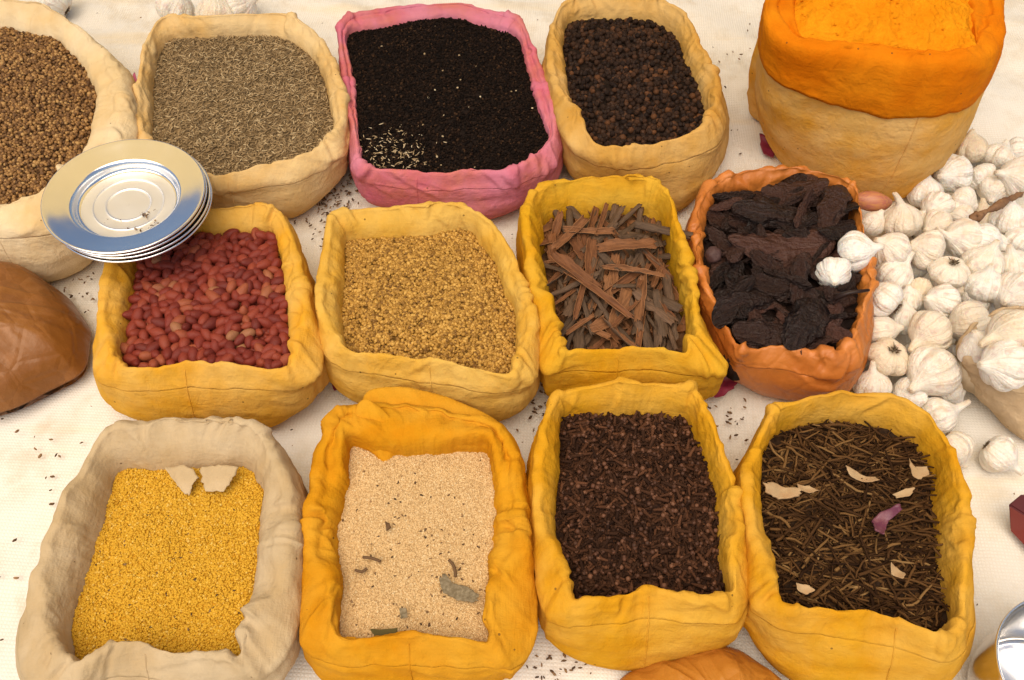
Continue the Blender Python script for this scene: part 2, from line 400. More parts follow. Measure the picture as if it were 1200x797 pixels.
        for i in range(nlow):
            f = 1 - i / nlow
            zz = start[:, 2] - cdp * f
            # follow the body outwards below the crest
            fi = np.array([np.interp(zz[j], P[per:4 * per + 1, j, 2], np.arange(per, 4 * per + 1)) for j in range(NA)])
            i0 = np.floor(fi).astype(int); ff = (fi - i0)[:, None]; i1 = np.minimum(i0 + 1, Mr - 1)
            q = P[i0, np.arange(NA)] * (1 - ff) + P[i1, np.arange(NA)] * ff
            low[i] = q + nrm[i0, np.arange(NA)] * (0.0025 + 0.0015 * pn(per_x * 40, per_y * 40, zz * 30)[:, None])
        edge = low[:1] - nrm[per:per + 1] * 0.003
        Pr = np.concatenate([edge, low, up])
    link('rolled_rim', mesh(name + '_rim', Pr.reshape(-1, 3) - loc, grid_faces(len(Pr), NA), rim_m), root)
    if seam is not None:
        ths = math.radians(seam); j = int(round(ths / (2 * PI) * NA)) % NA
        path = (P[6:7 + int(per * 4.2), j] + nrm[6:7 + int(per * 4.2), j] * 0.0002)
        V, F = tube(path[::2], 0.0005, 5)
        link('seam', mesh(name + '_seam', V - loc, F, body_m), root)
    s.c, s.rW, s.Hc, s.root, s.loc, s.H = c, rW, Hc, root, loc, H
    s.vis = crm(np.array([at(*p, Hc) for p in I])[:, :2], 8)
    return s

def inside_poly(x, y, poly):
    r = np.zeros(len(x), bool); n = len(poly); j = n - 1
    for i in range(n):
        xi, yi = poly[i]; xj, yj = poly[j]
        cnd = ((yi > y) != (yj > y)) & (x < (xj - xi) * (y - yi) / (yj - yi + 1e-15) + xi)
        r ^= cnd; j = i
    return r
def rwall(s, x, y):
    a = np.arctan2(y - s.c[1], x - s.c[0]) % (2 * PI)
    return np.interp(a, np.append(TH, 2 * PI), np.append(s.rW, s.rW[0]))
def height(s, x, y):
    rho = np.hypot(x - s.c[0], y - s.c[1]) / rwall(s, x, y)
    z = s.Hc + s.dome * (1 - np.clip(rho, 0, 1.05) ** 2) + s.amp * pn(x * s.nf + s.sd, y * s.nf, s.sd)
    z = z + s.amp * 0.4 * pn(x * s.nf * 3 + s.sd, y * s.nf * 3, 1.7)
    return z + s.tilt * (y - s.c[1])
def content(s, name, label, cat, mat, dome=0.006, amp=0.002, nf=22, sd=1.0, tilt=0.0, extra=None, rings=40, kind='stuff'):
    """the mass inside a sack: a closed mound reaching the cloth all round"""
    s.dome, s.amp, s.nf, s.sd, s.tilt = dome, amp, nf, sd, tilt
    rho = np.linspace(0.0, 1.03, rings)
    R = rho[:, None] * s.rW[None]
    x = s.c[0] + R * DIR[None, :, 0]; y = s.c[1] + R * DIR[None, :, 1]
    z = height(s, x.ravel(), y.ravel()).reshape(x.shape)
    if extra is not None: z = z + extra(x, y)
    P = np.stack([x, y, z], 2)
    low = P[-1:].copy(); low[..., 2] = s.Hc - 0.025; mid = low.copy(); mid[..., :2] = s.c + 0.02 * (mid[..., :2] - s.c)
    P = np.concatenate([mid, low, P[::-1]])
    return P, grid_faces(len(P), NA), mat
def sample(s, n, vis=False, edge=0.985, mind=None):
    out = np.empty((0, 2)); R = s.rW.max()
    while len(out) < n:
        p = s.c + RNG.uniform(-R, R, (n * 3, 2))
        k = np.hypot(p[:, 0] - s.c[0], p[:, 1] - s.c[1]) < edge * rwall(s, p[:, 0], p[:, 1])
        if vis: k &= inside_poly(p[:, 0], p[:, 1], s.vis)
        out = np.concatenate([out, p[k]])
    return out[:n]
def poisson(s, n, d, vis=True, edge=0.97):
    """up to n points no closer than d (d shrinks until they fit)"""
    while True:
        cand = sample(s, n * 25, vis, edge); keep = []; cell = {}
        for p in cand:
            k = (int(p[0] // d), int(p[1] // d)); ok = True
            for a in (-1, 0, 1):
                for b in (-1, 0, 1):
                    for q in cell.get((k[0] + a, k[1] + b), ()):
                        if (q[0] - p[0]) ** 2 + (q[1] - p[1]) ** 2 < d * d: ok = False; break
            if ok:
                cell.setdefault(k, []).append(p); keep.append(p)
                if len(keep) == n: break
        if len(keep) >= n: return np.array(keep)
        d *= 0.95
def stuff(name, label, cat, parts, loc, group=None):
    """one object out of a mound and its loose grains"""
    V, F, mi, off, mats = [], [], [], 0, []
    for v, f, m in parts:
        if f.shape[1] == 4: f = np.concatenate([f[:, [0, 1, 2]], f[:, [0, 2, 3]]])
        V.append(np.asarray(v).reshape(-1, 3)); F.append(f + off); off += len(V[-1])
        if m not in mats: mats.append(m)
        mi.append(np.full(len(f), mats.index(m)))
    o = link(name, mesh(name, np.concatenate(V) - loc, np.concatenate(F), mats, midx=np.concatenate(mi)), loc=loc)
    return tag(o, label, cat, group, 'stuff')
def grains(s, tpl, n, size, var=0.15, full=False, tilt=0.35, lift=0.3, jit=0.0008, edge=0.985, yaw=None):
    p = sample(s, n, edge=edge); z = height(s, p[:, 0], p[:, 1]) + size * lift + RNG.uniform(-1, 1, n) * jit
    sc = size * np.clip(RNG.normal(1, var, n), 0.55, 1.5)
    return many(tpl, np.column_stack([p, z]), euler_mats(n, tilt, full, yaw), sc)
def copies(protos, pts, rots, scales, label, cat, group, name):
    """one object per piece: every piece its own, mesh data shared"""
    n = len(pts)
    for i in range(n):
        me = protos[i % len(protos)]
        o = bpy.data.objects.new(name, me); COL.objects.link(o)
        o.location = pts[i]; o.rotation_euler = Matrix(rots[i].tolist()).to_euler(); o.scale = (scales[i],) * 3
        tag(o, label, cat, group)

# ------------------------------------------------------------------ ground: a woven cream sheet
def ground():
    n = 420
    xs = np.sign(np.linspace(-1, 1, n)) * np.abs(np.linspace(-1, 1, n)) ** 1.6 * 2.2
    ys = np.sign(np.linspace(-1, 1, n)) * np.abs(np.linspace(-1, 1, n)) ** 1.6 * 2.2 + 0.1
    X, Y = np.meshgrid(xs, ys)
    u = X * 0.5 + Y * 0.86
    far = np.clip((Y - 0.18) / 0.2, 0, 1)
    fold = 0.3 - np.abs(pn(X * 5 + 2 * pn(X * 3, Y * 3, 1.0), u * 12, 0.5))
    Z = 0.0014 * pn(X * 7, Y * 7, 0.3) - 0.0055 + 0.0065 * (0.3 - np.abs(pn(X * 7 + 3, Y * 9 - X * 4, 6.6))) + far * 0.014 * fold
    Z -= 0.0018 * ridge(pn(X * 5 + Y * 2, Y * 5, 9.1), 8)
    P = np.stack([X, Y, Z], 2)
    t = NT('woven_sheet'); tc = t.node('ShaderNodeTexCoord').outputs['Object']
    c = t.mix(t.ramp(t.noise(tc, 5, 4), [(0.35, 0.0), (0.7, 0.6)]), (0.77, 0.735, 0.67), (0.72, 0.66, 0.55))
    # yellow spice dust rubbed along the creases
    c = t.mix(t.ramp(t.noise(t.mapv(tc, (3.0, 17, 1)), 1.0, 5), [(0.56, 0.0), (0.72, 0.45)]), c, (0.78, 0.57, 0.24))
    c = t.mix(t.ramp(t.noise(tc, 28, 5), [(0.5, 0.0), (0.75, 0.5)]), c, (0.56, 0.46, 0.32))
    c = t.mix(t.ramp(t.noise(tc, 11, 6, 0.65), [(0.56, 0.0), (0.66, 0.38), (0.72, 0.1)]), c, (0.50, 0.39, 0.24))
    w = []
    for rot in (math.radians(4), math.radians(94)):
        wv = t.node('ShaderNodeTexWave', wave_type='BANDS', bands_direction='X'); mp = t.node('ShaderNodeMapping')
        mp.inputs['Rotation'].default_value = (0, 0, rot); t.ln(tc, mp.inputs['Vector']); t.ln(mp.outputs[0], wv.inputs['Vector'])
        wv.inputs['Scale'].default_value = 105; wv.inputs['Distortion'].default_value = 1.2; wv.inputs['Detail'].default_value = 1.5
        w.append(wv.outputs['Fac'])
    g = t.math('MINIMUM', w[0], w[1])
    patch = t.ramp(t.noise(tc, 9, 3), [(0.4, 0.15), (0.62, 1.0)])
    c = t.mix(t.math('MULTIPLY', patch, t.ramp(g, [(0.0, 0.30), (0.35, 0.0)])), c, (0.52, 0.42, 0.28))
    t.ln(c, t.p.inputs['Base Color']); t.set(Roughness=0.7, Specular_IOR_Level=0.25)
    h = t.math('ADD', t.math('MULTIPLY', g, 0.5), t.math('MULTIPLY', t.noise(tc, 60, 4), 1.4))
    t.bump(h, 0.45, 0.0014)
    o = link('ground_sheet', mesh('ground_sheet', P.reshape(-1, 3), grid_faces(n, n, False), t.m))
    tag(o, 'cream woven sheet spread flat under all the spice sacks', 'ground sheet', kind='structure')
ground()

# ------------------------------------------------------------------ grain shapes
def stretch(t, s): return (t[0] * np.array(s), t[1])
def lumpy(t, amp, k, seed): 
    v = t[0]; return (v * (1 + amp * pn(v[:, 0] * k + seed, v[:, 1] * k, v[:, 2] * k))[:, None], t[1])
OCT = (np.array([[1, 0, 0], [-1, 0, 0], [0, 1, 0], [0, -1, 0], [0, 0, 1], [0, 0, -1.]]), np.array([[0, 2, 4], [2, 1, 4], [1, 3, 4], [3, 0, 4], [2, 0, 5], [1, 2, 5], [3, 1, 5], [0, 3, 5]]))
def spindle(l, r, bend=0.1, seg=5):
    x = np.array([-1, -0.6, 0, 0.6, 1.0]) * l; p = np.column_stack([x, bend * l * (x / l) ** 2, 0 * x])
    return tube(p, np.array([0.15, 0.8, 1, 0.8, 0.15]) * r, seg)
CUM = [spindle(1, 0.2, b) for b in (0.05, 0.15, -0.1)]
NIG = [stretch(lumpy(ICO1, 0.5, 1.3, k), (1.25, 0.7, 0.6)) for k in range(3)]
FEN = [stretch(lumpy(ICO1, 0.15, 1.4, k + 5), (1.15, 0.85, 0.8)) for k in range(4)]
LEN = [stretch(lumpy(ICO1, 0.3, 1.2, k + 9), (1.15, 0.85, 0.7)) for k in range(3)]

# ------------------------------------------------------------------ the sacks
# outer line of the rim, inner line where the content meets the cloth, foot of the front wall: points of the photograph
S = {}
def mass(key, name, label, cat, mound_mat, grain_list, **kw):
    s = S[key]; P, F, m = content(s, name, label, cat, mound_mat, **kw)
    return stuff(name, label, cat, [(P, F, m)] + [(v, f, gm) for (v, f), gm in [(g(s), gm) for g, gm in grain_list]], s.loc)

# coriander, far left
S['cor'] = sack('coriander_sack', 'cream cloth sack of round brown coriander seed under the edge of the steel plates', 'sack',
    [(-125, 60), (-95, 22), (-45, 4), (5, 4), (38, 6), (58, 12), (84, 27), (110, 46), (138, 69), (153, 91), (158, 130), (156, 165), (148, 205), (120, 240), (85, 258), (40, 266), (0, 266), (-60, 262), (-115, 230), (-138, 150)],
    [(-95, 80), (-60, 48), (0, 33), (25, 37), (65, 46), (82, 62), (101, 82), (109, 108), (104, 130), (95, 166), (75, 196), (52, 222), (36, 233), (0, 242), (-50, 235), (-85, 190), (-105, 130)],
    [(-120, 250), (-60, 318), (0, 326), (60, 326), (100, 308), (128, 270), (152, 195)], 0.085, 0.018, M['cream_a'], M['cream_a'], rim=0.012, seed=1, seam=285, wr=1.2)
cor_m = grain_mat('coriander_seed', [(0.0, (0.09, 0.042, 0.014)), (0.45, (0.19, 0.092, 0.028)), (0.8, (0.32, 0.165, 0.05)), (1.0, (0.44, 0.26, 0.09))], 0.65)
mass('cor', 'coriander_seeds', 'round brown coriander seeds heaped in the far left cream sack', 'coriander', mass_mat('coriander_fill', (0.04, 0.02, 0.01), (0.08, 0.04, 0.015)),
     [(lambda s: grains(s, [lumpy(ICO1, 0.15, 1, 3), lumpy(ICO1, 0.15, 1, 8)], 9500, 0.0019, 0.14, True, jit=0.0016), cor_m)], dome=0.012, amp=0.003)

# cumin
S['cum'] = sack('cumin_sack', 'cream stained sack of thin grey brown cumin seed between coriander and pink sack', 'sack',
    [(157, 162), (160, 125), (166, 88), (174, 48), (197, 23), (230, 25), (267, 25), (334, 20), (356, 28), (374, 44), (397, 81), (406, 125), (405, 160), (396, 178), (352, 200), (316, 209), (274, 217), (246, 219), (205, 205), (168, 188)],
    [(179, 165), (180, 125), (182, 88), (197, 49), (253, 44), (323, 43), (351, 56), (372, 77), (386, 116), (386, 155), (351, 186), (316, 193), (274, 204), (246, 207), (211, 192), (185, 178)],
    [(160, 195), (200, 232), (250, 246), (300, 250), (345, 251), (379, 228), (404, 186)], 0.075, 0.020, M['cream_b'], M['cream_b'], rim=0.009, seed=2, seam=275)
cum_m = grain_mat('cumin_seed', [(0.0, (0.1238, 0.0804, 0.0359)), (0.4, (0.2380, 0.1561, 0.0709)), (0.85, (0.3618, 0.2460, 0.1181)), (1.0, (0.5331, 0.4068, 0.2268))], 0.75)
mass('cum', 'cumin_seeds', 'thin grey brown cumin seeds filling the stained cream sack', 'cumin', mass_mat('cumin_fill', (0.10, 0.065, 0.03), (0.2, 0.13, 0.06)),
     [(lambda s: grains(s, CUM, 12000, 0.0028, 0.2, tilt=0.25, jit=0.0012), cum_m)], dome=0.010, amp=0.003)

# black seed in the pink sack
S['nig'] = sack('pink_seed_sack', 'pink cloth sack full of fine black seed with pale grains spilled on top', 'sack',
    [(397, 45), (402, 32), (416, 22), (440, 16), (470, 11), (532, 10), (570, 15), (605, 24), (618, 42), (630, 72), (645, 108), (657, 145), (656, 172), (642, 192), (614, 206), (590, 212), (545, 211), (504, 214), (440, 209), (420, 204), (413, 185), (408, 140), (402, 92)],
    [(407, 42), (440, 34), (520, 21), (557, 28), (603, 42), (613, 64), (625, 108), (637, 144), (643, 165), (621, 189), (597, 203), (550, 203), (504, 205), (460, 202), (426, 197), (419, 140), (412, 80)],
    [(414, 200), (440, 237), (480, 247), (530, 253), (573, 254), (621, 235), (653, 205)], 0.070, 0.009, M['pink'], M['pink'], rim=0.008, seed=3, seam=262, wr=1.1)
nig_m = grain_mat('black_seed', [(0.0, (0.0033, 0.0020, 0.0013)), (0.6, (0.0094, 0.0050, 0.0029)), (0.93, (0.0220, 0.0110, 0.0059)), (1.0, (0.0550, 0.0275, 0.0126))], 0.7, 0.08)
mass('nig', 'black_seeds', 'fine black seed filling the pink sack', 'black seed', mass_mat('black_seed_fill', (0.008, 0.005, 0.004), (0.016, 0.01, 0.007)),
     [(lambda s: grains(s, NIG, 15000, 0.0015, 0.22, tilt=0.5, jit=0.0009, edge=0.985), nig_m)], dome=0.010, amp=0.002)
def spill(name, label, cat, centre, spread, n, tpl, size, mat, s=None, z=0.001, region=None, cutoff=None):
    p = RNG.normal(0, 1, (n, 2)) * np.array(spread) + np.array(centre)
    w = np.array([at(a, b, s.Hc + 0.006 if s else 0.0)[:2] for a, b in p])
    if s:
        ok = inside_poly(w[:, 0], w[:, 1], s.vis); w = w[ok]
        zz = height(s, w[:, 0], w[:, 1]) + size * 0.25 + 0.0006
    else: zz = np.full(len(w), z)
    V, F = many(tpl, np.column_stack([w, zz]), euler_mats(len(w), 0.12), size * np.clip(RNG.normal(1, 0.2, len(w)), 0.5, 1.4))
    c = np.array([w[:, 0].mean(), w[:, 1].mean(), 0])
    o = link(name, mesh(name, V - c, F, mat), loc=c)
    return tag(o, label, cat, kind='stuff')
pale_m = grain_mat('pale_grain', [(0.0, (0.24, 0.16, 0.075)), (0.6, (0.42, 0.30, 0.16)), (1.0, (0.62, 0.50, 0.32))], 0.7)
spill('spilled_cumin', 'pale cumin grains spilled over the front left of the black seed', 'cumin', (462, 180), (24, 14), 190, CUM, 0.0026, pale_m, S['nig'])
spill('pale_flecks', 'few pale flecks scattered over the black seed', 'flecks', (520, 115), (80, 60), 46, FEN, 0.0013, pale_m, S['nig'])

# peppercorns
S['pep'] = sack('pepper_sack', 'tan yellow narrow sack of black peppercorns behind the cinnamon sack', 'sack',
    [(640, 75), (642, 42), (654, 15), (677, 2), (705, -1), (735, 0), (765, 3), (783, 9), (806, 28), (826, 64), (842, 96), (848, 124), (846, 146), (834, 163), (800, 174), (765, 184), (730, 189), (695, 182), (670, 168), (657, 145), (648, 112)],
    [(663, 32), (693, 24), (741, 23), (773, 31), (793, 48), (805, 76), (821, 116), (826, 150), (801, 161), (765, 170), (729, 175), (697, 171), (685, 144), (669, 108), (663, 68)],
    [(656, 160), (664, 184), (680, 211), (721, 228), (760, 240), (796, 245), (832, 207), (847, 150)], 0.085, 0.022, M['tan'], M['tan'], rim=0.010, seed=4, wr=1.1)
pep_cols = [(0.0, (0.0125, 0.0056, 0.0030)), (0.6, (0.0291, 0.0129, 0.0060)), (0.92, (0.0624, 0.0258, 0.0108)), (1.0, (0.1144, 0.0443, 0.0150))]
pep_m = grain_mat('peppercorn_skin', pep_cols, 0.6, 0.18, False, (900, 0.8, 0.0006)); pep_o = grain_mat('peppercorn_skin_single', pep_cols, 0.6, 0.18, True, (700, 0.8, 0.0006))
PEP = [lumpy(ICO2, 0.28, 2.2, k * 3.1) for k in range(4)]
mass('pep', 'peppercorn_bed', 'lower peppercorns packed beneath the top layer in the tan sack', 'peppercorns', mass_mat('pepper_fill', (0.010, 0.006, 0.004), (0.02, 0.012, 0.008)),
     [(lambda s: grains(s, PEP, 1500, 0.0031, 0.12, True, lift=0.0, jit=0.001), pep_m)], dome=0.006, amp=0.003)

# turmeric
S['tur'] = sack('turmeric_sack', 'tall plump tan sack with an orange folded cuff, full of turmeric', 'sack',
    [(899, 32), (903, -8), (925, -42), (975, -66), (1040, -76), (1105, -66), (1148, -35), (1168, 0), (1177, 38), (1170, 58), (1146, 74), (1100, 82), (1065, 79), (1026, 72), (960, 66), (922, 56)],
    [(930, 18), (934, -10), (965, -36), (1036, -48), (1100, -38), (1130, -12), (1139, 28), (1138, 58), (1098, 66), (1026, 56), (963, 53), (934, 42)],
    [(893, 130), (900, 160), (920, 190), (945, 207), (1005, 225), (1050, 230), (1075, 222), (1096, 197), (1131, 155), (1140, 130)], 0.185, 0.004, M['big'], M['orange'], rim=0.010, seed=5, seam=284,
    bulge=0.007, cuff_drop=lambda th: 0.034 + 0.013 * np.cos(th + 0.85) + 0.003 * np.sin(th * 3 + 1), wr=1.3, body_name='body')
def tur_mat():
    t = NT('turmeric_powder'); tc = t.node('ShaderNodeTexCoord').outputs['Object']
    c = t.mix(t.ramp(t.noise(tc, 40, 5), [(0.3, 0.0), (0.7, 1.0)]), (0.74, 0.235, 0.005), (0.82, 0.31, 0.010))
    t.ln(c, t.p.inputs['Base Color']); t.set(Roughness=1.0, Specular_IOR_Level=0.02)
    t.bump(t.math('ADD', t.noise(tc, 160, 6, 0.7), t.math('MULTIPLY', t.noise(tc, 45, 4), 2)), 0.9, 0.004)
    return t.m
TURM = tur_mat()
mass('tur', 'turmeric_powder', 'clumpy orange turmeric powder heaped in the tall cuffed sack', 'turmeric', TURM,
     [(lambda s: grains(s, [lumpy(ICO2, 0.5, 1.6, k) for k in (1, 5, 9)], 260, 0.0009, 0.5, True, lift=0.0), TURM)], dome=0.030, amp=0.006, nf=24, rings=160,
     extra=lambda x, y: 0.0030 * 1.9 * (0.3 - np.abs(pn(x * 48, y * 48, 3.0))) + 0.0024 * (0.3 - np.abs(pn(x * 110, y * 110, 5.0))) + 0.0014 * pn(x * 260, y * 260, 1.0))

# peanuts
S['pea'] = sack('peanut_sack', 'yellow square sack of red peanuts with plates resting on its corner', 'sack',
    [(130, 285), (137, 266), (160, 257), (200, 254), (260, 246), (312, 242), (330, 249), (340, 262), (347, 282), (358, 320), (368, 370), (376, 412), (372, 434), (345, 447), (300, 445), (236, 442), (180, 446), (150, 448), (120, 440), (110, 425), (111, 390), (117, 350), (125, 312)],
    [(172, 284), (250, 277), (305, 275), (322, 279), (330, 320), (335, 370), (338, 432), (290, 431), (236, 429), (190, 431), (147, 435), (150, 392), (157, 345), (164, 305)],
    [(113, 440), (127, 464), (153, 487), (230, 497), (290, 499), (318, 498), (350, 478), (368, 448)], 0.078, 0.022, M['peanut_y'], M['peanut_y'], rim=0.011, seed=6, seam=268)
pea_cols = [(0.0, (0.1114, 0.0160, 0.0097)), (0.4, (0.1857, 0.0264, 0.0139)), (0.8, (0.2452, 0.0438, 0.0204)), (0.94, (0.2972, 0.0803, 0.0324)), (1.0, (0.3120, 0.1461, 0.0649))]
pea_m = grain_mat('peanut_skin', pea_cols, 0.45, 0.22, False, (260, 0.35, 0.0006)); pea_o = grain_mat('peanut_skin_single', pea_cols, 0.45, 0.22, True, (260, 0.35, 0.0006), (180, 0.5, (0.17, 0.025, 0.02)))
def peanut(k):
    v = ICO3[0].copy(); x = v[:, 0]
    r = 0.72 + 0.06 * pn(np.full_like(x, k * 2.7), x * 1.1, 0.3) - 0.10 * x * (1 if k % 2 else 0.4)
    v = np.column_stack([x * (1.0 + 0.12 * (k % 3)), v[:, 1] * r, v[:, 2] * r * 0.93])
    tip = np.clip(x - 0.8, 0, 1); v[:, 0] += tip * 0.35
    return lumpy((v, ICO3[1]), 0.07, 1.6, k * 5.5)
PEA = [peanut(k) for k in range(6)]
PEA_LO = [(lumpy(stretch(ICO2, (1.08, 0.68, 0.64)), 0.1, 1.6, k)) for k in range(4)]
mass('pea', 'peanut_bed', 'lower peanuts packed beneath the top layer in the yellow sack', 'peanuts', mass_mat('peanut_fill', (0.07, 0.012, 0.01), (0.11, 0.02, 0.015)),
     [(lambda s: grains(s, PEA_LO, 700, 0.0064, 0.1, tilt=0.4, lift=-0.30, jit=0.0015, edge=0.97), pea_m)], dome=0.006, amp=0.003)

# fenugreek
S['fen'] = sack('fenugreek_sack', 'pale yellow sack of golden fenugreek seed with a sagging back rim', 'sack',
    [(381, 272), (388, 256), (402, 248), (438, 245), (480, 246), (519, 243), (545, 248), (564, 256), (582, 270), (604, 306), (624, 355), (631, 392), (629, 426), (616, 446), (590, 452), (522, 441), (461, 431), (405, 422), (384, 409), (373, 384), (370, 342), (375, 305)],
    [(405, 286), (411, 282), (450, 280), (502, 277), (530, 270), (553, 272), (563, 288), (580, 310), (590, 342), (604, 369), (604, 406), (599, 442), (560, 434), (522, 428), (461, 420), (421, 416), (406, 408), (401, 372), (402, 342), (404, 310)],
    [(379, 418), (392, 446), (411, 466), (450, 480), (500, 490), (545, 495), (582, 494), (606, 479), (627, 442)], 0.078, 0.024, M['fenu_y'], M['fenu_y'], rim=0.009, seed=7, seam=275)
fen_m = grain_mat('fenugreek_seed', [(0.0, (0.1458, 0.0647, 0.0092)), (0.3, (0.3013, 0.1525, 0.0245)), (0.8, (0.4568, 0.2495, 0.0459)), (1.0, (0.5638, 0.3326, 0.0765))], 0.6, 0.3)
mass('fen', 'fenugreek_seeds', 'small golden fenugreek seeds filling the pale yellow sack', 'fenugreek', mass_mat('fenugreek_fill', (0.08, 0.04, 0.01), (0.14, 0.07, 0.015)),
     [(lambda s: grains(s, FEN, 11000, 0.00182, 0.15, tilt=0.4, jit=0.001), fen_m)], dome=0.008, amp=0.002)

# cinnamon
S['cin'] = sack('cinnamon_sack', 'bright yellow sack filled with broken brown cinnamon bark', 'sack',
    [(609, 256), (612, 240), (626, 225), (660, 215), (700, 211), (740, 211), (766, 216), (784, 238), (797, 275), (806, 310), (815, 350), (830, 387), (850, 422), (840, 432), (797, 428), (750, 420), (712, 423), (675, 424), (648, 428), (637, 420), (630, 380), (622, 350), (616, 315)],
    [(636, 278), (642, 262), (665, 258), (718, 255), (760, 260), (781, 270), (790, 300), (799, 345), (803, 418), (790, 417), (750, 409), (714, 412), (690, 413), (664, 415), (655, 380), (650, 345), (641, 305)],
    [(637, 435), (648, 461), (700, 474), (760, 474), (820, 467), (840, 445), (850, 430)], 0.080, 0.038, M['cinn_y'], M['cinn_y'], rim=0.009, seed=8, seam=268, wr=1.2)

# dried black pods in an orange plastic bag
S['pod'] = sack('pod_bag', 'thin orange plastic bag with its rim rolled open around black dried pods', 'plastic bag',
    [(811, 265), (817, 240), (830, 219), (858, 208), (890, 203), (925, 202), (964, 208), (996, 221), (1004, 248), (1014, 300), (1022, 335), (1019, 368), (1014, 400), (1003, 420), (975, 434), (945, 428), (909, 424), (873, 423), (854, 408), (838, 375), (822, 345), (814, 310)],
    [(826, 262), (836, 240), (858, 228), (909, 222), (960, 217), (990, 225), (998, 263), (1003, 300), (1005, 340), (998, 386), (978, 420), (960, 415), (909, 409), (869, 410), (847, 378), (832, 335), (826, 295)],
    [(828, 372), (843, 418), (862, 442), (892, 461), (938, 468), (984, 462), (1008, 436), (1018, 395)], 0.072, 0.020, M['plastic'], M['plastic'], rim=0.004, seed=9, wr=1.5, hemoff=0.0004, thin=True)

# yellow split lentils
S['len'] = sack('lentil_sack', 'beige grey cloth sack of small yellow lentils at the front', 'sack',
    [(88, 560), (108, 525), (128, 504), (148, 494), (209, 489), (288, 494), (312, 503), (336, 540), (352, 587), (353, 655), (346, 722), (330, 765), (300, 788), (265, 790), (209, 788), (160, 778), (125, 782), (100, 795), (60, 800), (30, 785), (25, 742), (36, 680), (60, 612)],
    [(141, 552), (181, 550), (249, 548), (298, 552), (297, 599), (290, 671), (282, 735), (280, 772), (249, 775), (205, 773), (161, 764), (129, 767), (96, 778), (84, 754), (90, 711), (109, 651), (126, 590)],
    [(22, 760), (25, 800), (60, 830), (150, 845), (260, 838), (320, 805), (346, 740)], 0.082, 0.030, M['beige'], M['beige'], rim=0.014, seed=10, wr=0.95, seam=270)
len_m = grain_mat('yellow_lentil', [(0.0, (0.44, 0.22, 0.015)), (0.15, (0.55, 0.30, 0.022)), (0.9, (0.61, 0.35, 0.030)), (1.0, (0.66, 0.44, 0.10))], 0.6, 0.15)
mass('len', 'yellow_lentils', 'small bright yellow lentils filling the beige grey sack', 'lentils', mass_mat('lentil_fill', (0.5, 0.24, 0.015), (0.6, 0.3, 0.02)),
     [(lambda s: grains(s, LEN, 25000, 0.00108, 0.16, tilt=0.4, jit=0.0008), len_m)], dome=0.004, amp=0.003)

# poppy seed
S['pop'] = sack('poppy_sack', 'orange yellow sack of pale poppy seed with its back rim folded inward', 'sack',
    [(368, 530), (378, 508), (392, 490), (410, 476), (450, 468), (509, 476), (577, 494), (597, 514), (613, 557), (621, 629), (626, 689), (620, 737), (600, 770), (560, 770), (500, 765), (440, 766), (400, 768), (372, 762), (358, 746), (355, 697), (356, 629), (361, 570)],
    [(408, 545), (412, 522), (450, 532), (509, 531), (560, 528), (574, 533), (580, 583), (579, 625), (573, 650), (571, 714), (573, 757), (540, 754), (501, 752), (450, 752), (401, 753), (401, 697), (395, 629), (404, 580)],
    [(354, 735), (364, 765), (388, 798), (430, 812), (480, 815), (560, 806), (600, 780), (624, 735)], 0.080, 0.020, M['poppy_y'], M['poppy_y'], rim=0.012, seed=11, flap=True, wr=1.25, seam=270)
pop_m = grain_mat('poppy_seed', [(0.0, (0.4275, 0.2589, 0.1049)), (0.3, (0.5762, 0.3838, 0.1776)), (0.9, (0.6505, 0.4552, 0.2260)), (1.0, (0.7063, 0.5535, 0.3228))], 0.7, 0.2)
mass('pop', 'poppy_seeds', 'very fine pale cream poppy seed filling the orange yellow sack', 'poppy seed', mass_mat('poppy_fill', (0.55, 0.38, 0.18), (0.64, 0.46, 0.24), 600),
     [(lambda s: grains(s, [ICO1], 40000, 0.00072, 0.15, True, jit=0.0005), pop_m)], dome=0.004, amp=0.0018, nf=30)
dust_m = grain_mat('dark_fleck', [(0.0, (0.05, 0.025, 0.012)), (0.6, (0.13, 0.07, 0.03)), (1.0, (0.28, 0.16, 0.07))], 0.8)
spill('dark_flecks', 'tiny dark flecks scattered over the pale poppy seed', 'flecks', (490, 660), (60, 75), 130, [stretch(lumpy(ICO1, 0.4, 1.3, 2), (1.3, 0.8, 0.5))], 0.0011, dust_m, S['pop'])
spill('brown_flecks', 'tiny brown flecks scattered over the yellow lentils', 'flecks', (200, 660), (55, 60), 60, [stretch(lumpy(ICO1, 0.4, 1.3, 2), (1.5, 0.8, 0.5))], 0.0011, dust_m, S['len'])

# cloves
S['clo'] = sack('clove_sack', 'deep yellow sack of dark brown cloves between poppy seed and twig sacks', 'sack',
    [(630, 510), (645, 476), (658, 461), (715, 454), (797, 457), (815, 467), (836, 507), (854, 546), (868, 602), (876, 662), (874, 700), (862, 717), (840, 719), (806, 715), (765, 705), (722, 715), (682, 721), (655, 721), (640, 709), (629, 659), (623, 598), (623, 546)],
    [(656, 506), (662, 490), (719, 487), (797, 490), (819, 502), (826, 537), (839, 589), (841, 659), (848, 706), (806, 703), (778, 694), (754, 692), (719, 704), (674, 711), (660, 655), (652, 607), (655, 546)],
    [(638, 722), (656, 758), (690, 778), (740, 787), (800, 777), (850, 752), (874, 715)], 0.082, 0.028, M['clove_y'], M['clove_y'], rim=0.010, seed=12, seam=272)
clo_cols = [(0.0, (0.0197, 0.0087, 0.0050)), (0.5, (0.0426, 0.0187, 0.0096)), (0.9, (0.0722, 0.0299, 0.0146)), (1.0, (0.1115, 0.0468, 0.0225))]
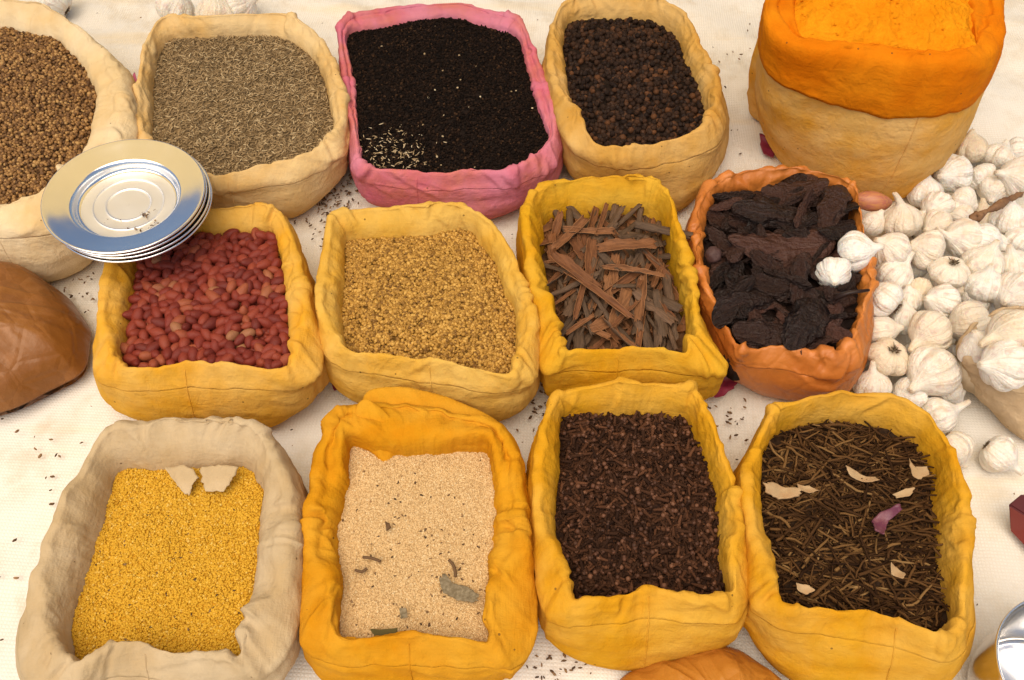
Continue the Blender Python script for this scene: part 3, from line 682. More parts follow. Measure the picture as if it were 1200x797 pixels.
clo_m = grain_mat('clove_bud', clo_cols, 0.75, 0.08); clo_o = grain_mat('clove_bud_single', clo_cols, 0.75, 0.08, True, (500, 0.5, 0.0006))
def clove(k):
    x = np.array([-1, -0.7, -0.2, 0.25, 0.45]); st = tube(np.column_stack([x, 0.06 * (k - 1) * x * x, 0 * x]), np.array([0.13, 0.17, 0.21, 0.26, 0.30]), 6)
    V, F = [st[0]], [st[1]]; off = len(st[0])
    for q in range(4):                                            # four calyx tips
        a = q * PI / 2 + 0.4; d = np.array([0, math.cos(a), math.sin(a)])
        tp = tube(np.array([[0.38, 0, 0] + d * 0.16, [0.52, 0, 0] + d * 0.3, [0.66, 0, 0] + d * 0.40]), np.array([0.13, 0.10, 0.02]), 4)
        V.append(tp[0]); F.append(tp[1] + off); off += len(tp[0])
    if k != 2:
        b = (ICO2[0] * 0.32 + np.array([0.66, 0, 0]), ICO1[1]); V.append(b[0]); F.append(b[1] + off)
    return np.concatenate(V), np.concatenate(F)
CLO = [clove(k) for k in range(4)]
head_cols = [(0.0, (0.0492, 0.0208, 0.0105)), (0.6, (0.0902, 0.0360, 0.0180)), (1.0, (0.1558, 0.0680, 0.0338))]
head_m = grain_mat('clove_head', head_cols, 0.6, 0.25); head_o = grain_mat('clove_head_single', head_cols, 0.6, 0.25, True)
head_k = [len(ICO2[1]) if k != 2 else 0 for k in range(4)]
mass('clo', 'clove_bed', 'lower cloves packed beneath the top layer in the deep yellow sack', 'cloves', mass_mat('clove_fill', (0.02, 0.010, 0.007), (0.04, 0.018, 0.01)),
     [(lambda s: grains(s, CLO, 2600, 0.0056, 0.15, tilt=0.5, lift=0.05, jit=0.0015), clo_m), (lambda s: grains(s, [ICO2], 190, 0.0017, 0.15, True, lift=1.9, jit=0.0012), head_m)], dome=0.006, amp=0.003)

# twigs
S['twi'] = sack('twig_sack', 'yellow sack of thin brown dried stems with pale husks on top', 'sack',
    [(866, 566), (877, 532), (893, 502), (908, 481), (966, 468), (1029, 464), (1067, 477), (1097, 507), (1118, 545), (1131, 587), (1139, 646), (1142, 697), (1134, 739), (1112, 762), (1068, 750), (1027, 737), (970, 730), (922, 728), (893, 714), (881, 697), (876, 650), (868, 600)],
    [(900, 520), (923, 504), (974, 495), (1021, 499), (1063, 515), (1089, 545), (1094, 587), (1097, 646), (1103, 697), (1110, 748), (1068, 739), (1029, 727), (970, 719), (916, 717), (913, 663), (910, 629), (897, 591), (898, 550)],
    [(877, 722), (884, 752), (911, 784), (945, 803), (1020, 816), (1090, 808), (1136, 760)], 0.082, 0.030, M['stick_y'], M['stick_y'], rim=0.010, seed=13, seam=275)
twi_cols = [(0.0, (0.0220, 0.0099, 0.0045)), (0.45, (0.0600, 0.0279, 0.0105)), (0.8, (0.1150, 0.0558, 0.0195)), (0.95, (0.1700, 0.0900, 0.0315)), (1.0, (0.2600, 0.1530, 0.0600))]
twi_m = grain_mat('dried_stem', twi_cols, 0.8, 0.06); twi_o = grain_mat('dried_stem_single', twi_cols, 0.8, 0.06, True, (300, 0.4, 0.0006))
def twig(k, seg=5):
    r = np.random.default_rng(k + 40); x = np.linspace(-1, 1, 7)
    b = r.uniform(-0.22, 0.22); w = r.normal(0, 0.03, (7, 2))
    p = np.column_stack([x, b * x * x + 0.12 * r.uniform(-1, 1) * np.sin(2.5 * x) + w[:, 0], w[:, 1] * 0.6])
    V, F = tube(p, 0.072 * r.uniform(0.75, 1.2) * np.array([0.9, 1.05, 1, 0.95, 0.9, 0.85, 0.55]), seg)
    if k % 3 == 0:
        i = 2 + k % 3; q = np.array([p[i], p[i] + [0.22, 0.16, 0.05], p[i] + [0.36, 0.36, 0.05]])
        v2, f2 = tube(q, np.array([0.06, 0.05, 0.03]), 4); F = np.concatenate([F, f2 + len(V)]); V = np.concatenate([V, v2])
    return V, F
TWI = [twig(k) for k in range(9)]
mass('twi', 'stem_bed', 'lower dried stems tangled beneath the top layer in the yellow sack', 'dried stems', mass_mat('stem_fill', (0.018, 0.010, 0.006), (0.04, 0.022, 0.012)),
     [(lambda s: grains(s, TWI, 1500, 0.0115, 0.22, tilt=0.14, lift=0.02, jit=0.002, edge=0.94, yaw=RNG.normal(0, 0.75, 1500)), twi_m)], dome=0.010, amp=0.004)
for k, s in S.items(): print('DIAG', k, round(s.diag, 4), 'H', s.H)

# ------------------------------------------------------------------ countable pieces, each an object of its own
def protos(name, tpls, mat):
    if name == 'clove': return [mesh(name, v, f, [mat, head_o], midx=(np.arange(len(f)) >= len(f) - head_k[k]).astype(int)) for k, (v, f) in enumerate(tpls)]
    return [mesh(name, v, f, mat) for v, f in tpls]
def lay(key, n, d, size, tilt, full, lift, tpls, mat, name, label, cat, group, yaw=None, var=0.1, edge=0.955):
    s = S[key]; p = poisson(s, n, d, True, edge)
    z = height(s, p[:, 0], p[:, 1]) + lift
    sc = size * np.clip(RNG.normal(1, var, n), 0.7, 1.35)
    R = euler_mats(n, tilt, full, yaw(n) if yaw else None)
    copies(protos(name, tpls, mat), np.column_stack([p, z]), R, sc, label, cat, group, name)
lay('pea', 300, 0.0110, 0.0067, 0.38, False, 0.0046, PEA, pea_o, 'peanut', 'red skinned peanut in the top layer of the yellow sack beside the plates', 'peanut', 'red peanuts in the yellow sack')
lay('pep', 300, 0.0062, 0.0031, 0, True, 0.0028, PEP, pep_o, 'peppercorn', 'wrinkled black peppercorn in the top layer of the tan sack', 'peppercorn', 'black peppercorns in the tan sack')
lay('clo', 300, 0.0085, 0.0060, 0.3, False, 0.0038, CLO, clo_o, 'clove', 'dark brown clove bud in the top layer of the clove sack', 'clove', 'cloves in the deep yellow sack')
lay('twi', 300, 0.0080, 0.0125, 0.10, False, 0.0052, TWI, twi_o, 'thin_twig', 'thin brown dried stem in the top layer of the stem sack', 'dried stem', 'dried stems in the yellow sack', yaw=lambda n: RNG.normal(0, 0.7, n), var=0.2, edge=0.92)

# ------------------------------------------------------------------ cinnamon bark
def bark(k):
    r = np.random.default_rng(k + 7); nl, nw = 20, 9
    L, Wd = 1.0, r.uniform(0.12, 0.27); curl = r.uniform(0.9, 3.0); th = 0.016
    x = np.linspace(-1, 1, nl); u = np.linspace(-1, 1, nw)
    X, U = np.meshgrid(x, u, indexing='ij')
    taper = 1 - 0.55 * np.clip(np.abs(X) - r.uniform(0.1, 0.7), 0, 1) * r.uniform(0.3, 1.3)
    U2 = U * taper * (1 + 0.30 * pn(X * 4 + k, U * 0.8 + 9, k)) + 0.22 * pn(X * 2.2 + k, U * 0.5 + 9, k) + r.uniform(-0.2, 0.2) * X
    X2 = X * L + np.clip((np.abs(X) - 0.75) / 0.25, 0, 1) * 0.30 * pn(U * 2.6 + k * 3, X * 5, 2)
    a = U2 * curl * 0.5; R = Wd / curl * 2
    Z = -R * (1 - np.cos(a)) + 0.05 * pn(X * 2 + k * 2, U * 1.5, 4.4) - r.uniform(-0.06, 0.06) * X * X
    Y = R * np.sin(a)
    top = np.stack([X2, Y, Z], 2); bot = top - np.stack([0 * X, np.sin(a) * th, np.cos(a) * th], 2)
    V = np.concatenate([top.reshape(-1, 3), bot.reshape(-1, 3)]); n = nl * nw
    Fq = grid_faces(nl, nw, False); F = [Fq[:, ::-1], Fq + n]
    i = np.arange(nw - 1); e = np.arange(nl - 1) * nw
    F += [np.stack([i, i + 1, i + 1 + n, i + n], 1), np.stack([(nl - 1) * nw + i, (nl - 1) * nw + i + n, (nl - 1) * nw + i + 1 + n, (nl - 1) * nw + i + 1], 1)]
    F += [np.stack([e, e + n, e + nw + n, e + nw], 1), np.stack([e + nw - 1, e + nw + nw - 1, e + nw + nw - 1 + n, e + nw - 1 + n], 1)]
    mi = np.concatenate([np.full(len(f), q) for f, q in zip(F, (0, 1, 2, 2, 2, 2))])
    return V, np.concatenate(F), mi
def bark_mat(name, a, b, c):
    t = NT(name); tc = t.node('ShaderNodeTexCoord').outputs['Object']
    col = t.ramp(t.node('ShaderNodeObjectInfo').outputs['Random'], [(0.0, a), (0.6, b), (1.0, c)])
    st = t.noise(t.mapv(tc, (2.0, 22, 22)), 1.0, 4)
    col = t.mix(t.ramp(st, [(0.35, 0.6), (0.6, 0.0)]), col, tuple(x * 0.45 for x in a))
    t.ln(col, t.p.inputs['Base Color']); t.set(Roughness=0.7, Specular_IOR_Level=0.25)
    t.bump(t.math('ADD', st, t.noise(tc, 14, 4)), 0.5, 0.001); return t.m
BK = [bark_mat('bark_outside', (0.09, 0.054, 0.031), (0.115, 0.068, 0.039), (0.15, 0.083, 0.046)), bark_mat('bark_inside', (0.15, 0.057, 0.022), (0.20, 0.080, 0.030), (0.25, 0.11, 0.043)),
      bark_mat('bark_edge', (0.28, 0.12, 0.045), (0.33, 0.145, 0.055), (0.38, 0.18, 0.08))]
bk = []
for k in range(12):
    V, F, mi = bark(k); bk.append(mesh('cinnamon_bark', V, F, BK, True, midx=mi))
mass('cin', 'bark_chips', 'small cinnamon chips and dust beneath the bark pieces in the bright yellow sack', 'cinnamon chips', mass_mat('bark_dust', (0.08, 0.04, 0.02), (0.15, 0.075, 0.035), 160),
     [(lambda s: grains(s, [(bark(k)[0], np.concatenate([bark(k)[1][:, [0, 1, 2]], bark(k)[1][:, [0, 2, 3]]])) for k in range(5)], 260, 0.013, 0.3, tilt=0.3, lift=0.1, yaw=RNG.normal(1.4, 0.8, 260)), BK[1])], dome=0.008, amp=0.006)
def place_bark(p, z, yaw, pitch, roll, size, me, label='small broken strip of cinnamon bark in the bright yellow sack'):
    o = link('cinnamon_bark', me); o.location = (p[0], p[1], z)
    o.rotation_euler = (Matrix.Rotation(yaw, 3, 'Z') @ Matrix.Rotation(pitch, 3, 'Y') @ Matrix.Rotation(roll, 3, 'X')).to_euler()
    o.scale = (size,) * 3; tag(o, label, 'cinnamon', 'cinnamon bark in the yellow sack')
s = S['cin']; P = poisson(s, 150, 0.011, True, 0.86)
for i, p in enumerate(P):
    right = np.clip((p[0] - s.c[0]) / 0.05, -1, 1)
    yaw = RNG.normal(1.45 + 0.15 * right, 0.45) if i % 4 else RNG.uniform(0, PI)
    place_bark(p, height(s, p[0:1], p[1:2])[0] + 0.003 + RNG.uniform(0, 0.014), yaw, RNG.normal(0, 0.12), RNG.normal(0, 0.35) + (PI if RNG.random() < 0.5 else 0), RNG.uniform(0.015, 0.027), bk[i % 12])
for (x, y, yaw, sz, k, lab) in [(735, 288, 0.12, 0.028, 3, 'broad reddish cinnamon strip lying crosswise over the upper middle of the bark'), (702, 345, -0.75, 0.037, 5, 'long thin cinnamon strip slanting down across the left of the bark'),
                                (673, 318, -0.8, 0.029, 7, 'flat brown cinnamon strip slanting against the left rim of its sack'), (743, 318, -0.15, 0.028, 1, 'curled pale brown cinnamon strip across the centre of the bark'),
                                (778, 268, -0.25, 0.028, 8, 'dark pointed bark strip poking over the right rim of the yellow sack')]:
    q = at(x, y, s.Hc + 0.028); place_bark(q[:2], q[2], yaw, 0.04, PI if k % 2 else 0.2, sz, bk[k], lab)

# ------------------------------------------------------------------ black dried pods
def pod(k, long=False):
    r = np.random.default_rng(k + 90); nl, ns = 56, 30
    x = np.linspace(-1, 1, nl); ph = np.linspace(0, 2 * PI, ns, endpoint=False)
    w = (0.30 * (1 - np.abs(x) ** 2.6) ** 0.6 + 0.03) * (1 + 0.25 * pn(x * 2.5 + k, x * 0, k)); th = w * r.uniform(0.22, 0.5)
    bend = r.uniform(-0.3, 0.3); tw = r.uniform(-0.9, 0.9)
    X = np.repeat(x[:, None], ns, 1); A = ph[None] + tw * X
    cp_, sp_ = np.cos(ph)[None], np.sin(ph)[None]; fold = 1 + 0.42 * pn(X * 2.4 + k * 3, cp_ * 1.6, sp_ * 1.6) + 0.55 * (0.3 - np.abs(pn(X * 1.5 + k, cp_ * 2.6 + 5, sp_ * 2.6))) + 0.42 * (0.3 - np.abs(pn(X * 4 + k, cp_ * 5 + 5, sp_ * 5))) + 0.10 * (0.3 - np.abs(pn(X * 3 + k, cp_ * 9 + 5, sp_ * 9)))
    Yl = w[:, None] * np.cos(ph)[None] * fold; Zl = th[:, None] * np.sin(ph)[None] * fold
    Y = Yl * np.cos(tw * X) - Zl * np.sin(tw * X) + bend * X * X; Z = Yl * np.sin(tw * X) + Zl * np.cos(tw * X) + 0.08 * np.sin(X * 2 + k)
    V = np.stack([X, Y, Z], 2).reshape(-1, 3)
    return mesh('dried_pod', np.concatenate([V, [[-1, bend, Z[0].mean()], [1, bend, Z[-1].mean()]]]),
                np.concatenate([np.concatenate([grid_faces(nl, ns)[:, [0, 1, 2]], grid_faces(nl, ns)[:, [0, 2, 3]]]), [[nl * ns, (j + 1) % ns, j] for j in range(ns)],
                                [[nl * ns + 1, (nl - 1) * ns + j, (nl - 1) * ns + (j + 1) % ns] for j in range(ns)]]), POD)
tp = NT('dried_pod_skin'); tc = tp.node('ShaderNodeTexCoord').outputs['Object']
cc = tp.ramp(tp.node('ShaderNodeObjectInfo').outputs['Random'], [(0.0, (0.012, 0.006, 0.004)), (0.45, (0.025, 0.012, 0.008)), (0.8, (0.046, 0.020, 0.013)), (1.0, (0.075, 0.032, 0.022))])
st = tp.noise(tp.mapv(tc, (1.2, 9, 9)), 1.0, 5)
cc = tp.mix(tp.ramp(st, [(0.5, 0.0), (0.75, 0.5)]), cc, (0.055, 0.027, 0.020))
tp.ln(cc, tp.p.inputs['Base Color']); tp.set(Roughness=0.42, Specular_IOR_Level=0.26); tp.bump(tp.math('ADD', st, tp.noise(tc, 7, 5)), 0.6, 0.015)
POD = tp.m
pods = [pod(k) for k in range(12)]
s = S['pod']
mass('pod', 'pod_fragments', 'dark broken fragments beneath the dried pods in the orange bag', 'pod fragments', mass_mat('pod_fill', (0.010, 0.006, 0.005), (0.03, 0.016, 0.012), 120, 0.7, 0.8, 0.003), [], dome=0.004, amp=0.008, nf=40)
def place_pod(q, yaw, pitch, roll, size, me, label='smaller blackish leathery pod packed around the large ones in orange bag', group='dried pods in the orange bag'):
    o = link('dried_pod', me); o.location = q
    o.rotation_euler = (Matrix.Rotation(yaw, 3, 'Z') @ Matrix.Rotation(pitch, 3, 'Y') @ Matrix.Rotation(roll, 3, 'X')).to_euler(); o.scale = (size,) * 3
    tag(o, label, 'dried pod', group)
for i, p in enumerate(poisson(s, 80, 0.014, True, 0.86)):
    q = (p[0], p[1], height(s, p[0:1], p[1:2])[0] + 0.004 + RNG.uniform(0, 0.013))
    place_pod(q, RNG.normal(0.35, 0.8), RNG.normal(0, 0.22), RNG.normal(0, 0.9), RNG.uniform(0.015, 0.029), pods[i % 12])
for x, y, yaw, sz, k, lab in [(918, 292, 0.02, 0.052, 4, 'long thick black pod lying level across the middle of the orange bag'), (905, 252, -0.1, 0.040, 3, 'wide reddish black pod with a folded edge behind the long thick pod'),
                              (935, 226, 0.25, 0.036, 5, 'straight dark pod nearest the back rim of the orange bag'), (975, 243, 1.1, 0.034, 7, 'upright crumpled dark pod in the back right corner of the bag'),
                              (865, 355, 0.5, 0.034, 2, 'curved dark pod leaning on the left rim of the orange bag'), (945, 375, 1.0, 0.042, 9, 'thin dark pod slanting up towards the lone garlic bulb'),
                              (905, 392, 0.0, 0.036, 10, 'short dark pod nearest the front rim of the orange bag')]:
    q = at(x, y, s.Hc + 0.020); place_pod(q, yaw, 0.03, 0.1, sz, pods[k], lab, None)
q = at(836, 299, s.Hc + 0.020); V, F = lumpy(ICO3, 0.25, 2.4, 8)
tag(link('round_pod', mesh('seed_head', V * 0.0078, F, grain_mat('seed_head_skin', [(0.0, (0.07, 0.035, 0.03)), (1.0, (0.10, 0.05, 0.04))], 0.6, 0.3, True, (400, 0.8, 0.001))), loc=q), 'small round wrinkled seed head at the left rim of the orange bag', 'seed head')
a, b = at(978, 349, s.Hc + 0.024), at(1019, 340, s.Hc + 0.034)
V, F = tube(np.array([a, a * 0.6 + b * 0.4 + [0, 0, .003], b]), [0.0030, 0.0022, 0.0012], 6); tag(link('stalk', mesh('stalk', V - a, F, POD), loc=a), 'thin black stalk sticking out of the bag towards the garlic', 'stalk')

# ------------------------------------------------------------------ garlic
tg = NT('garlic_skin'); uv = tg.node('ShaderNodeUVMap').outputs[0]; tc = tg.node('ShaderNodeTexCoord').outputs['Object']
rnd = tg.node('ShaderNodeObjectInfo').outputs['Random']
c = tg.ramp(rnd, [(0.0, (0.70, 0.59, 0.43)), (0.3, (0.80, 0.74, 0.64)), (0.8, (0.83, 0.80, 0.73)), (1.0, (0.74, 0.64, 0.48))])
streak = tg.noise(tg.mapv(uv, (46, 1.6, 1)), 1.0, 4); big = tg.noise(tc, 1.7, 4)
c = tg.mix(tg.ramp(streak, [(0.50, 0.0), (0.72, 0.5)]), c, (0.58, 0.43, 0.30))
c = tg.mix(tg.ramp(big, [(0.5, 0.0), (0.75, 0.5)]), c, (0.68, 0.47, 0.26))
c = tg.mix(tg.ramp(tg.noise(tc, 2.6, 3), [(0.56, 0.0), (0.72, 0.5)]), c, (0.58, 0.38, 0.36))
sep = tg.node('ShaderNodeSeparateXYZ'); tg.ln(uv, sep.inputs[0])
c = tg.mix(tg.ramp(sep.outputs[1], [(0.0, 0.9), (0.07, 0.5), (0.14, 0.0)]), c, (0.34, 0.24, 0.14))
c = tg.mix(tg.ramp(sep.outputs[1], [(0.80, 0.0), (1.0, 0.55)]), c, (0.55, 0.40, 0.22))
tg.ln(c, tg.p.inputs['Base Color']); tg.set(Roughness=0.58, Specular_IOR_Level=0.25, Subsurface_Weight=0.25, Subsurface_Scale=0.004)
tg.p.inputs['Subsurface Radius'].default_value = (1.0, 0.6, 0.35)
tg.bump(tg.math('ADD', streak, tg.math('MULTIPLY', tg.noise(tc, 6, 4), 0.8)), 0.35, 0.05); GAR = tg.m
ROOT = mass_mat('garlic_root', (0.22, 0.15, 0.09), (0.36, 0.26, 0.16), 9, 0.95, 0.8, 0.05)
def garlic(k, stem=1.0, flat=False, small=False):
    r = np.random.default_rng(k + 200); nt_, nph = 40, 80
    prof = np.array([[0, -0.70], [0.20, -0.74], [0.42, -0.78], [0.72, -0.66], [0.97, -0.28], [1.0, 0.05], [0.86, 0.40], [0.58, 0.68], [0.33, 0.86], [0.23, 0.98], [0.19, 1.0 + 0.10 * stem], [0.16, 1.0 + 0.22 * stem], [0.12, 1.0 + 0.34 * stem], [0, 1.0 + 0.36 * stem]])
    if flat: prof[:, 1] *= 0.86
    Pf = crm(prof, 6, False); t = np.linspace(0, len(Pf) - 1, nt_); R = np.interp(t, np.arange(len(Pf)), Pf[:, 0]).clip(0.004); Z = np.interp(t, np.arange(len(Pf)), Pf[:, 1])
    ph = np.linspace(0, 2 * PI, nph, endpoint=False); n = 2 if small else int(r.integers(6, 10))
    wv = ph + 0.35 * np.sin(ph + r.uniform(0, 6)) + 0.12 * np.sin(2 * ph + r.uniform(0, 6))
    lob = np.abs(np.sin(wv * n / 2)) ** 0.6 - 0.75
    wgt = np.exp(-((Z - 0.0) / 0.62) ** 2)[:, None]
    lump = 0.10 * pn(np.cos(ph)[None] * 1.1 + k, np.sin(ph)[None] * 1.1, Z[:, None] * 0.8)
    Rr = R[:, None] * (1 + 0.17 * wgt * lob[None] * r.uniform(0.7, 1.35) + lump + 0.03 * wgt * pn(np.cos(ph)[None] * 5 + k, np.sin(ph)[None] * 5, Z[:, None] * 1.5))
    bend = np.clip(Z - 0.75, 0, 2)[:, None] ** 1.4 * r.uniform(-0.5, 0.5); tw = ph[None] + 0.35 * np.clip(Z[:, None] - 0.2, 0, 2)
    V = np.stack([Rr * np.cos(tw) + bend, Rr * np.sin(tw) * (1 if not small else 0.8), Z[:, None] + 0 * Rr + 0.02 * pn(ph[None] * 3, Z[:, None], k)], 2).reshape(-1, 3)
    u = np.stack(np.broadcast_arrays(ph[None] / (2 * PI), (np.arange(nt_) / (nt_ - 1))[:, None]), 2).reshape(-1, 2)
    return mesh('garlic_bulb', V, grid_faces(nt_, nph), GAR, uv=u)
GB = [garlic(0, 1.0), garlic(1, 0.5), garlic(2, 0.2, True), garlic(3, 1.4), garlic(4, 0.7, True), garlic(5, 0.4), garlic(6, 1.8), garlic(7, 0.8)]
GS = [garlic(8, 0.5, small=True), garlic(9, 0.9, small=True)]
rv, rf = [], []
off = 0
for q in range(34):
    a = RNG.uniform(0, 2 * PI); e = RNG.uniform(0.0, 0.24); p0 = np.array([math.cos(a) * e, math.sin(a) * e, -0.70]); p1 = p0 * [1.5, 1.5, 1] + [RNG.normal(0, .05), RNG.normal(0, .05), -RNG.uniform(0.05, 0.16)]
    V, F = tube(np.array([p0, (p0 + p1) / 2 + RNG.normal(0, .015, 3), p1]), [0.030, 0.024, 0.010], 4); rv.append(V); rf.append(F + off); off += len(V)
RT = mesh('root_tuft', np.concatenate(rv), np.concatenate(rf), ROOT)
GRP = None
def put_garlic(px, py, rp, ang, tilt, z, k, label, small=False, cat='garlic'):
    """centre pixel, radius in pixels, where the stem points in view (deg) and how far it leans to the viewer"""
    c0 = at(px, py, z); r = rp * mpp(c0) * 1.04; c0 = at(px, py, z + r * 0.8)
    a, t = math.radians(ang), math.radians(tilt)
    d = (C_R * math.cos(a) + C_U * math.sin(a)) * math.cos(t) - C_F * math.sin(t)
    q = Vector(d).to_track_quat('Z', 'Y') @ Quaternion((0, 0, 1), RNG.uniform(0, 6.28))
    o = link('garlic_bulb', (GS if small else GB)[k]); o.location = c0 - d * 0.02 * r; o.rotation_mode = 'QUATERNION'; o.rotation_quaternion = q; o.scale = (r, r, r * (1.0 if not small else 1.1))
    tag(o, label, cat)
    if not small and tilt < 30: link('root_tuft', RT, o)
Z1, Z2, Z3 = 0.0, 0.012, 0.026
for g in [
    (1116, 204, 21, 200, 30, Z2, 7, 'large ribbed garlic bulb behind the others close to the turmeric sack'),
    (1138, 174, 18, 100, 20, Z1, 1, 'pale garlic bulb farthest up beside the right flank of turmeric sack'),
    (1149, 208, 17, 300, 20, Z1, 2, 'garlic bulb wedged right of the large ribbed bulb near turmeric'),
    (1170, 184, 19, 60, 10, Z1, 4, 'whitest garlic bulb lying loose above the dried brown stalk'),
    (1194, 178, 16, 0, 30, Z1, 5, 'pinkish garlic bulb at the right edge, farthest back'),
    (1192, 208, 22, 170, 15, Z2, 0, 'striped garlic bulb above the right end of the brown stalk'),
    (1164, 222, 16, 250, 20, Z1, 1, 'garlic bulb half hidden just above the brown stalk'),
    (1085, 226, 19, 95, 20, Z1, 3, 'garlic bulb with upright neck touching the base of turmeric sack'),
    (1098, 244, 18, 210, 35, Z2, 5, 'yellowish garlic bulb in front of the upright necked one'),
    (1128, 238, 18, 330, 30, Z2, 2, 'beige garlic bulb below the large ribbed bulb'),
    (1057, 258, 21, 105, 25, Z2, 6, 'garlic bulb with a thick neck right of the pink shallot'),
    (1098, 266, 19, 200, 20, Z2, 4, 'round garlic bulb between the thick necked one and brown stalk'),
    (1127, 256, 15, 330, 35, Z2, 1, 'small yellowish garlic bulb under the left end of the brown stalk'),
    (1182, 256, 20, 100, 30, Z2, 7, 'garlic bulb just below the right end of the brown stalk'),
    (1197, 282, 17, 60, 30, Z2, 5, 'shadowed garlic bulb cut by the right edge below the stalk'),
    (1003, 295, 22, 10, 30, 0.055, 0, 'ribbed garlic bulb perched on the right rim of the orange bag'),
    (977, 321, 19, 250, 50, 0.058, 5, 'lone garlic bulb lying on the black pods'),
    (1044, 293, 21, 150, 20, Z3, 1, 'garlic bulb right of the one perched on the orange rim'),
    (1085, 293, 22, 160, 5, Z3, 2, 'white garlic bulb with brown roots on its right side'),
    (1128, 280, 22, 175, 15, Z3, 6, 'long pointed garlic bulb lying on its side, neck to the left'),
    (1152, 284, 21, 340, 15, Z3, 3, 'garlic bulb joined right of the long pointed one'),
    (1112, 320, 21, 270, -45, Z3, 4, 'garlic bulb showing its hollow brown root end near the centre'),
    (1154, 309, 23, 80, 35, Z3, 7, 'broad smooth garlic bulb with short peak right of hollow one'),
    (1189, 312, 21, 120, 25, Z3, 0, 'garlic bulb at the right edge below the shadowed one'),
    (1048, 322, 21, 55, 20, Z2, 3, 'garlic bulb with neck raised to upper right beside the orange rim'),
    (1110, 335, 19, 200, 40, Z2, 1, 'smooth garlic bulb tucked below the hollow ended one'),
    (1035, 350, 23, 140, -10, Z3, 2, 'plump garlic bulb at the end of the thin black stalk'),
    (1155, 334, 21, 100, 40, Z3, 7, 'rounded garlic bulb below the broad smooth one'),
    (1189, 347, 26, 200, 30, Z3, 4, 'very large white garlic bulb at the right edge of the pile'),
    (1103, 354, 20, 170, 15, Z3, 5, 'garlic bulb with torn papery skin in the middle of the pile'),
    (1144, 352, 17, 20, 35, Z2, 1, 'small garlic bulb beside the dry root tuft'),
    (1136, 380, 25, 200, -12, Z3, 0, 'white garlic bulb with brown root disc right of the torn one'),
    (1089, 389, 24, 215, 15, Z3, 3, 'bulging garlic bulb with its neck pointing lower left'),
    (1040, 419, 23, 260, -58, Z2, 2, 'garlic bulb turned root end up above the twig sack'),
    (1184, 392, 28, 190, 10, 0.070, 6, 'big garlic bulb on the sand coloured sack, upper of two'),
    (1177, 428, 28, 180, 15, 0.064, 1, 'big garlic bulb resting on the front rim of sand coloured sack'),
    (1129, 421, 20, 270, 30, Z1, 7, 'smooth drop shaped garlic bulb left of the sand coloured sack'),
    (1092, 436, 29, 215, 20, Z2, 0, 'largest ribbed garlic bulb with pointed neck above the twig sack'),
    (1113, 455, 19, 300, 15, Z1, 5, 'plain garlic bulb behind the largest ribbed bulb'),
    (1022, 452, 20, 100, 25, Z1, 3, 'yellowish garlic bulb between orange bag and back of twig sack'),
    (1065, 464, 20, 200, 25, Z1, 4, 'garlic bulb touching the back rim of the twig sack'),
    (1101, 487, 21, 25, 10, Z1, 6, 'garlic bulb with a long thin neck beside the twig sack corner'),
    (1117, 526, 21, 300, 10, Z1, 1, 'garlic bulb pressed against the right side of the twig sack'),
    (1171, 533, 21, 320, 15, Z1, 3, 'single garlic bulb lying apart on the bare cloth'),
    (1166, 290, 18, 10, 10, Z1, 5, 'garlic bulb peeping between the joined bulb and right edge'),
    (1078, 412, 18, 100, 20, Z1, 2, 'garlic bulb mostly hidden above the largest ribbed bulb'),
    (1065, 352, 16, 100, 20, Z2, 5, 'garlic bulb squeezed between the plump and the torn one'),
    (1075, 262, 18, 60, 20, Z1, 4, 'garlic bulb mostly hidden right of the thick necked one'),
    (1070, 310, 18, 90, 20, Z1, 5, 'garlic bulb mostly hidden left of the hollow ended one'),
    (1150, 255, 17, 90, 20, Z1, 7, 'garlic bulb lying under the dried brown stalk'),
    (1178, 335, 19, 90, 20, Z1, 2, 'garlic bulb low in the gap left of the very large one'),
    (1148, 408, 22, 120, 25, 0.050, 5, 'garlic bulb sitting on the left rim of the sand coloured sack'),
    (205, 8, 20, 60, 30, Z1, 1, 'whitish bulb at the top edge left of the two others'), (254, 15, 22, 90, 35, Z1, 7, 'white rounded bulb standing just behind the cumin sack'),
    (282, 6, 21, 20, 20, Z1, 4, 'cream bulb at top edge right of the white rounded bulb'), (62, 3, 20, 150, 20, Z1, 0, 'pinkish white bulb at the top edge behind the coriander sack'),
]: put_garlic(*g)
for g in [(1023, 262, 14, 60, 20, Z2, 0, 'small loose garlic clove just below the pink shallot'), (1062, 376, 17, 95, 10, Z2, 1, 'rounded garlic clove right of the plump bulb'),
          (1032, 388, 19, 10, 20, Z2, 0, 'garlic clove lying sideways above the root up bulb'), (1078, 342, 16, 250, 20, Z2, 1, 'brownish garlic clove with dry roots near the torn bulb')]:
    put_garlic(*g, small=True, cat='garlic clove')
# shallot
q = at(1022, 236, 0.03); V = ICO3[0].copy(); x = V[:, 0]; rr = np.sqrt(np.clip(1 - np.abs(x) ** 1.7, 0, 1)) / np.sqrt(np.clip(1 - x * x, 1e-4, 1))
V = np.column_stack([x * 1.15, V[:, 1] * rr * 0.62, V[:, 2] * rr * 0.62]); V, F = lumpy((V, ICO3[1]), 0.08, 1.5, 4)
ts = NT('shallot_skin'); tc = ts.node('ShaderNodeTexCoord').outputs['Object']; st = ts.noise(ts.mapv(tc, (60, 700, 700)), 1, 3)
ts.ln(ts.mix(ts.ramp(st, [(0.35, 0.0), (0.65, 1.0)]), (0.50, 0.22, 0.08), (0.38, 0.12, 0.09)), ts.p.inputs['Base Color']); ts.set(Roughness=0.45)
o = link('shallot', mesh('shallot', V * 0.0175, F, ts.m), loc=q); o.rotation_euler = (0, 0, -0.12); tag(o, 'pinkish orange shallot between the turmeric sack and orange bag', 'shallot')
